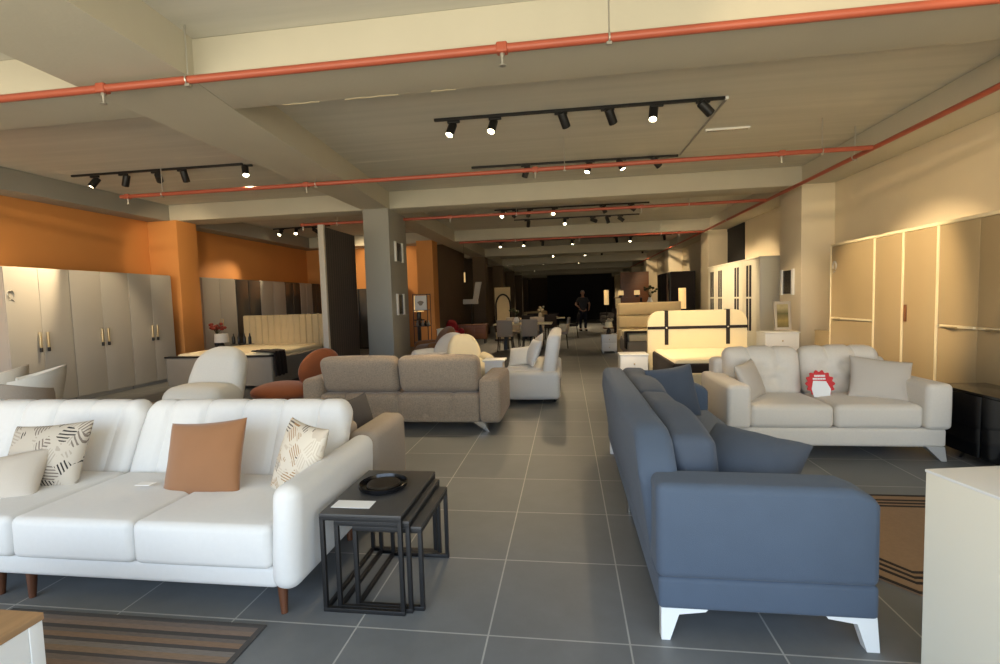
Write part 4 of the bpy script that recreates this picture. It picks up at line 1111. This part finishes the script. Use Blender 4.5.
ar = [(.02+.26*math.cos(w), -.05, 1.25+.4*math.sin(w)) for w in [PI*i/12 for i in range(13)]]
part('arch', B().tube([(.28, -.05, .3)]+ar+[(-.24, -.05, .3)], .03, 8), M['brownblack'], t)

# dining groups in the dark middle
def dining_table(label, x, y, L, W):
    t = thing('dining_table', label, 'table', (x, y, 0))
    part('tabletop', B().soft(-L/2, L/2, -W/2, W/2, .72, .76, .015), M['mattress'], t)
    for sx in (-1, 1): part('trestle', B().hexa([(sx*L*.3-.05, -W*.35, 0), (sx*L*.3+.05, -W*.35, 0), (sx*L*.3+.05, W*.35, 0), (sx*L*.3-.05, W*.35, 0)], [(sx*L*.3-.03, -W*.2, .72), (sx*L*.3+.03, -W*.2, .72), (sx*L*.3+.03, W*.2, .72), (sx*L*.3-.03, W*.2, .72)]), M['black'], t)
def dining_chair(label, m, loc, rz, group):
    t = thing('dining_chair', label, 'chair', loc, rz, group)
    part('seat', B().soft(-.23, .23, -.22, .22, .42, .49, .03, (3, 3, 1), (0, 0, .015)), m, t)
    def cf(P, u, h):
        P = P.copy(); P.y += .07*(u[2]+1)/2-.05*u[0]*u[0]; return P
    part('backrest', B().soft(-.22, .22, .18, .24, .46, .9, .028, (6, 1, 4), f=cf), m, t)
    for sx in (-1, 1):
        for sy in (-1, 1): part('leg', B().tube([(sx*.18, sy*.17, .43), (sx*.21, sy*.21, 0)], [.018, .012], 8), M['black'], t)
    return t
ch = dining_chair('grey dining chair at the near side of the nearer dining table, left', M['greige_fab'], (-1.75, 13.75, 0), PI, 'grey dining chairs in the dark aisle')
dining_table('pale-topped dining table behind the aisle sofa, nearer of two', -1.3, 14.4, 1.7, .8)
for (x, y, r, lab) in ((-1.05, 13.75, PI, 'grey dining chair at the near side of the nearer dining table, right'), (-1.7, 15.1, 0, 'grey dining chair behind the nearer dining table, left'), (-.95, 15.1, 0, 'grey dining chair behind the nearer dining table, right'), (-.22, 14.4, -PI/2, 'grey dining chair at the aisle end of the nearer dining table')):
    dup(ch, (x, y, 0), r, lab)
dining_table('pale-topped dining table far down the dark aisle', -1.0, 18.2, 1.8, .85)
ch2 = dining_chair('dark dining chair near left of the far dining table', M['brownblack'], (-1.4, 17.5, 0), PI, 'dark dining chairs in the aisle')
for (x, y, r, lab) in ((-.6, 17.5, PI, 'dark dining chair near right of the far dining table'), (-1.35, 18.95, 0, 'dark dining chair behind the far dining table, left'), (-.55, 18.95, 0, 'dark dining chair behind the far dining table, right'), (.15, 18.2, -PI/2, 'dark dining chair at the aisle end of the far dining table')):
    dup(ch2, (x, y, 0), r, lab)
vase('pale bowl of dry branches on the nearer dining table', (-1.5, 14.4, .76), M['whitelac'], M['leaf'], .18, .2, 10, .09)
vase('cream vase with white blossoms on the far dining table', (-1.0, 18.2, .76), M['mattress'], M['mattress'], .2, .18, 10, .08)
def dark_sofa(label, x, y, rz, m, w=1.9):
    t = thing('sofa', label, 'sofa', (x, y, 0), rz)
    part('base', B().soft(-w/2, w/2, -.42, .42, .1, .32, .04, (4, 3, 1)), m, t)
    part('backrest', B().soft(-w/2, w/2, .22, .44, .3, .84, .07, (6, 2, 3)), m, t)
    for k in range(2): part('seat_cushion', B().soft(-w/2+.16+(w-.32)/2*k, -w/2+.16+(w-.32)/2*(k+1)-.01, -.42, .24, .32, .47, .05, (3, 3, 1), (0, 0, .02)), m, t)
    for sx in (-1, 1):
        part('arm', B().soft(sx*(w/2-.08)-.09, sx*(w/2-.08)+.09, -.43, .42, .1, .62, .06, (1, 3, 3)), m, t)
        for sy in (-1, 1): part('leg', B().lathe([(.02, 0), (.024, .11)], sx*(w/2-.1), sy*.34, 8), M['black'], t)
    return t
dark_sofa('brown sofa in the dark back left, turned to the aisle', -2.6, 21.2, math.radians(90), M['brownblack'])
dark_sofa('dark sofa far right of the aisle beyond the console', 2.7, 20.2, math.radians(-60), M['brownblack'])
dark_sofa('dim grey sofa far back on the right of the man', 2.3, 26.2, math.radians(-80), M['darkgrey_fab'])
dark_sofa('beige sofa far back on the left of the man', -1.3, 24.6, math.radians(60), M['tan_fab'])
vase('small cream ball plant on a far stool right of the aisle', (1.35, 16.6, .45), M['mattress'], M['mattress'], .14, .12, 10, .1)
t = thing('stool', 'dark round stool under the cream ball plant', 'stool', (1.35, 16.6, 0))
part('seat', B().lathe([(.2, .41), (.21, .43), (.2, .45)], 0, 0, 20), M['brownwood'], t); part('pedestal', B().lathe([(.17, 0), (.17, .02), (.03, .05), (.03, .41)], 0, 0, 16), M['black'], t)

# ------------------------------------------------------------------ the man in the aisle
def skin_mesh(name, verts, edges, radii, m, root_i=0, sub=2):
    me = bpy.data.meshes.new(name); me.from_pydata(verts, edges, [])
    o = link(bpy.data.objects.new(name, me))
    o.modifiers.new('s', 'SKIN'); sd = o.modifiers.new('d', 'SUBSURF'); sd.levels = sub; sd.render_levels = sub
    for v, r in zip(me.skin_vertices[0].data, radii): v.radius = (r, r) if not isinstance(r, tuple) else r
    me.skin_vertices[0].data[root_i].use_root = True
    dg = bpy.context.evaluated_depsgraph_get(); dg.update()
    m2 = bpy.data.meshes.new_from_object(o.evaluated_get(dg))
    bpy.data.objects.remove(o); bpy.data.meshes.remove(me)
    for p in m2.polygons: p.use_smooth = True
    m2.materials.clear(); m2.materials.append(m); m2.name = name
    return m2
pr = thing('person', 'man in dark grey shirt and navy trousers standing in the aisle, elbows out', 'person', (.66, 21.7, 0), math.radians(12))
V, E_, R_ = [], [], []
def jt(p, r, prev=None):
    V.append(p); R_.append(r)
    if prev is not None: E_.append((prev, len(V)-1))
    return len(V)-1
pel = jt((0, 0, .95), (.15, .11)); wa = jt((0, .0, 1.12), (.14, .10), pel); chs = jt((0, .01, 1.32), (.165, .11), wa); nk0 = jt((0, .0, 1.46), (.08, .07), chs)
nk = jt((0, -.01, 1.53), .05, nk0); hd = jt((0, -.02, 1.60), (.07, .085), nk); hd2 = jt((0, -.015, 1.68), (.078, .095), hd); hd3 = jt((0, -.01, 1.745), (.05, .06), hd2)
hands = []
for sx in (-1, 1):
    h0 = jt((sx*.09, 0, .86), .09, pel); kn = jt((sx*.11, -.015, .48), .058, h0); ank = jt((sx*.115, .01, .09), .04, kn); jt((sx*.13, -.13, .035), .035, ank)
    sh = jt((sx*.18, .01, 1.40), .065, chs); el = jt((sx*.31, .04, 1.16), .045, sh)
    wr = jt((sx*.25 if sx > 0 else sx*.27, -.12, 1.0) if sx > 0 else (-.27, -.19, 1.08), .03, el); v = Vector(V[wr])-Vector(V[el]); v.normalize()
    pm = jt(tuple(Vector(V[wr])+v*.06), (.032, .02), wr)
    for k in range(4):
        a = Vector(V[pm])+v*.03+Vector((0, 0, .026-.017*k)); f1 = jt(tuple(a), .010, pm)
        L = [.06, .07, .065, .05][k]; b_ = a+v*L*.5+Vector((-sx*.012, 0, -.004)); f2 = jt(tuple(b_), .009, f1); jt(tuple(b_+v*L*.4+Vector((-sx*.02, 0, -.006))), .007, f2)
    th = jt(tuple(Vector(V[wr])+v*.03+Vector((-sx*.012, -.01, .035))), .011, wr); jt(tuple(Vector(V[wr])+v*.075+Vector((-sx*.02, -.015, .055))), .009, th)
bm_ = skin_mesh('body', V, E_, R_, M['skin'])
o = link(bpy.data.objects.new('body', bm_)); o.parent = pr
part('face', B().ball((0, -.115, 1.655), .012, .022, .02, 8).ball((-.03, -.098, 1.685), .012, .008, .007, 8).ball((.03, -.098, 1.685), .012, .008, .007, 8).ball((0, -.10, 1.615), .024, .01, .006, 8).ball((-.083, 0, 1.66), .012, .022, .032, 8).ball((.083, 0, 1.66), .012, .022, .032, 8), M['skin'], pr)
part('hair', B().ball((0, .012, 1.715), .086, .098, .065, 18), M['hair'], pr)
V, E_, R_ = [], [], []
a = jt((0, 0, .84), (.18, .145)); b_ = jt((0, .0, 1.10), (.172, .135), a); c = jt((0, .01, 1.32), (.182, .128), b_); jt((0, .0, 1.45), (.09, .08), c)
for sx in (-1, 1):
    s1 = jt((sx*.18, .01, 1.40), .08, c); jt((sx*.275, .032, 1.225), .062, s1)
o = link(bpy.data.objects.new('shirt', skin_mesh('shirt', V, E_, R_, M['shirt']))); o.parent = pr
V, E_, R_ = [], [], []
a = jt((0, 0, .98), (.16, .125))
for sx in (-1, 1):
    h0 = jt((sx*.092, 0, .84), .10, a); kn = jt((sx*.11, -.012, .48), .072, h0); jt((sx*.115, .01, .10), .058, kn)
o = link(bpy.data.objects.new('trousers', skin_mesh('trousers', V, E_, R_, M['trousers']))); o.parent = pr
for sx in (-1, 1):
    part('shoe', B().soft(sx*.12-.045, sx*.12+.045, -.19, .07, 0, .085, .035, (2, 4, 1)), M['shoe'], pr)

# ------------------------------------------------------------------ daylight
W = bpy.data.worlds.new('daylight'); S.world = W; W.use_nodes = True
nt = W.node_tree; bg = nt.nodes['Background']
tc = N(nt, 'ShaderNodeTexCoord'); sp = N(nt, 'ShaderNodeSeparateXYZ'); nt.links.new(tc.outputs['Generated'], sp.inputs[0])
mr = N(nt, 'ShaderNodeMapRange'); mr.inputs['From Min'].default_value = -1; mr.inputs['From Max'].default_value = 1
nt.links.new(sp.outputs['Z'], mr.inputs['Value'])
cr = N(nt, 'ShaderNodeValToRGB'); e = cr.color_ramp.elements; e.new(.49); e.new(.53)
for q, (pos, c) in zip(e, ((0, (1.35, 1.22, .92)), (.49, (1.35, 1.22, .92)), (.53, (.76, .92, 1.12)), (1, (.62, .84, 1.14)))): q.position = pos; q.color = c+(1,)
nt.links.new(mr.outputs[0], cr.inputs[0]); nt.links.new(cr.outputs[0], bg.inputs['Color'])
bg.inputs['Strength'].default_value = 2.6
pd = bpy.data.lights.new('window_portal', 'AREA'); pd.shape = 'RECTANGLE'; pd.size = XR-XL; pd.size_y = 3.04; pd.cycles.is_portal = True
po = link(bpy.data.objects.new('window_portal', pd)); po.location = ((XL+XR)/2, YF-.1, 1.58); po.rotation_euler = (PI/2, 0, 0)

S.view_settings.view_transform = 'Standard'; S.view_settings.look = 'None'; S.view_settings.gamma = 1
S.view_settings.exposure = .7; S.view_settings.use_curve_mapping = False
try:
    S.cycles.max_bounces = 8; S.cycles.diffuse_bounces = 5; S.cycles.sample_clamp_indirect = 6; S.cycles.use_denoising = True
except Exception:
    pass
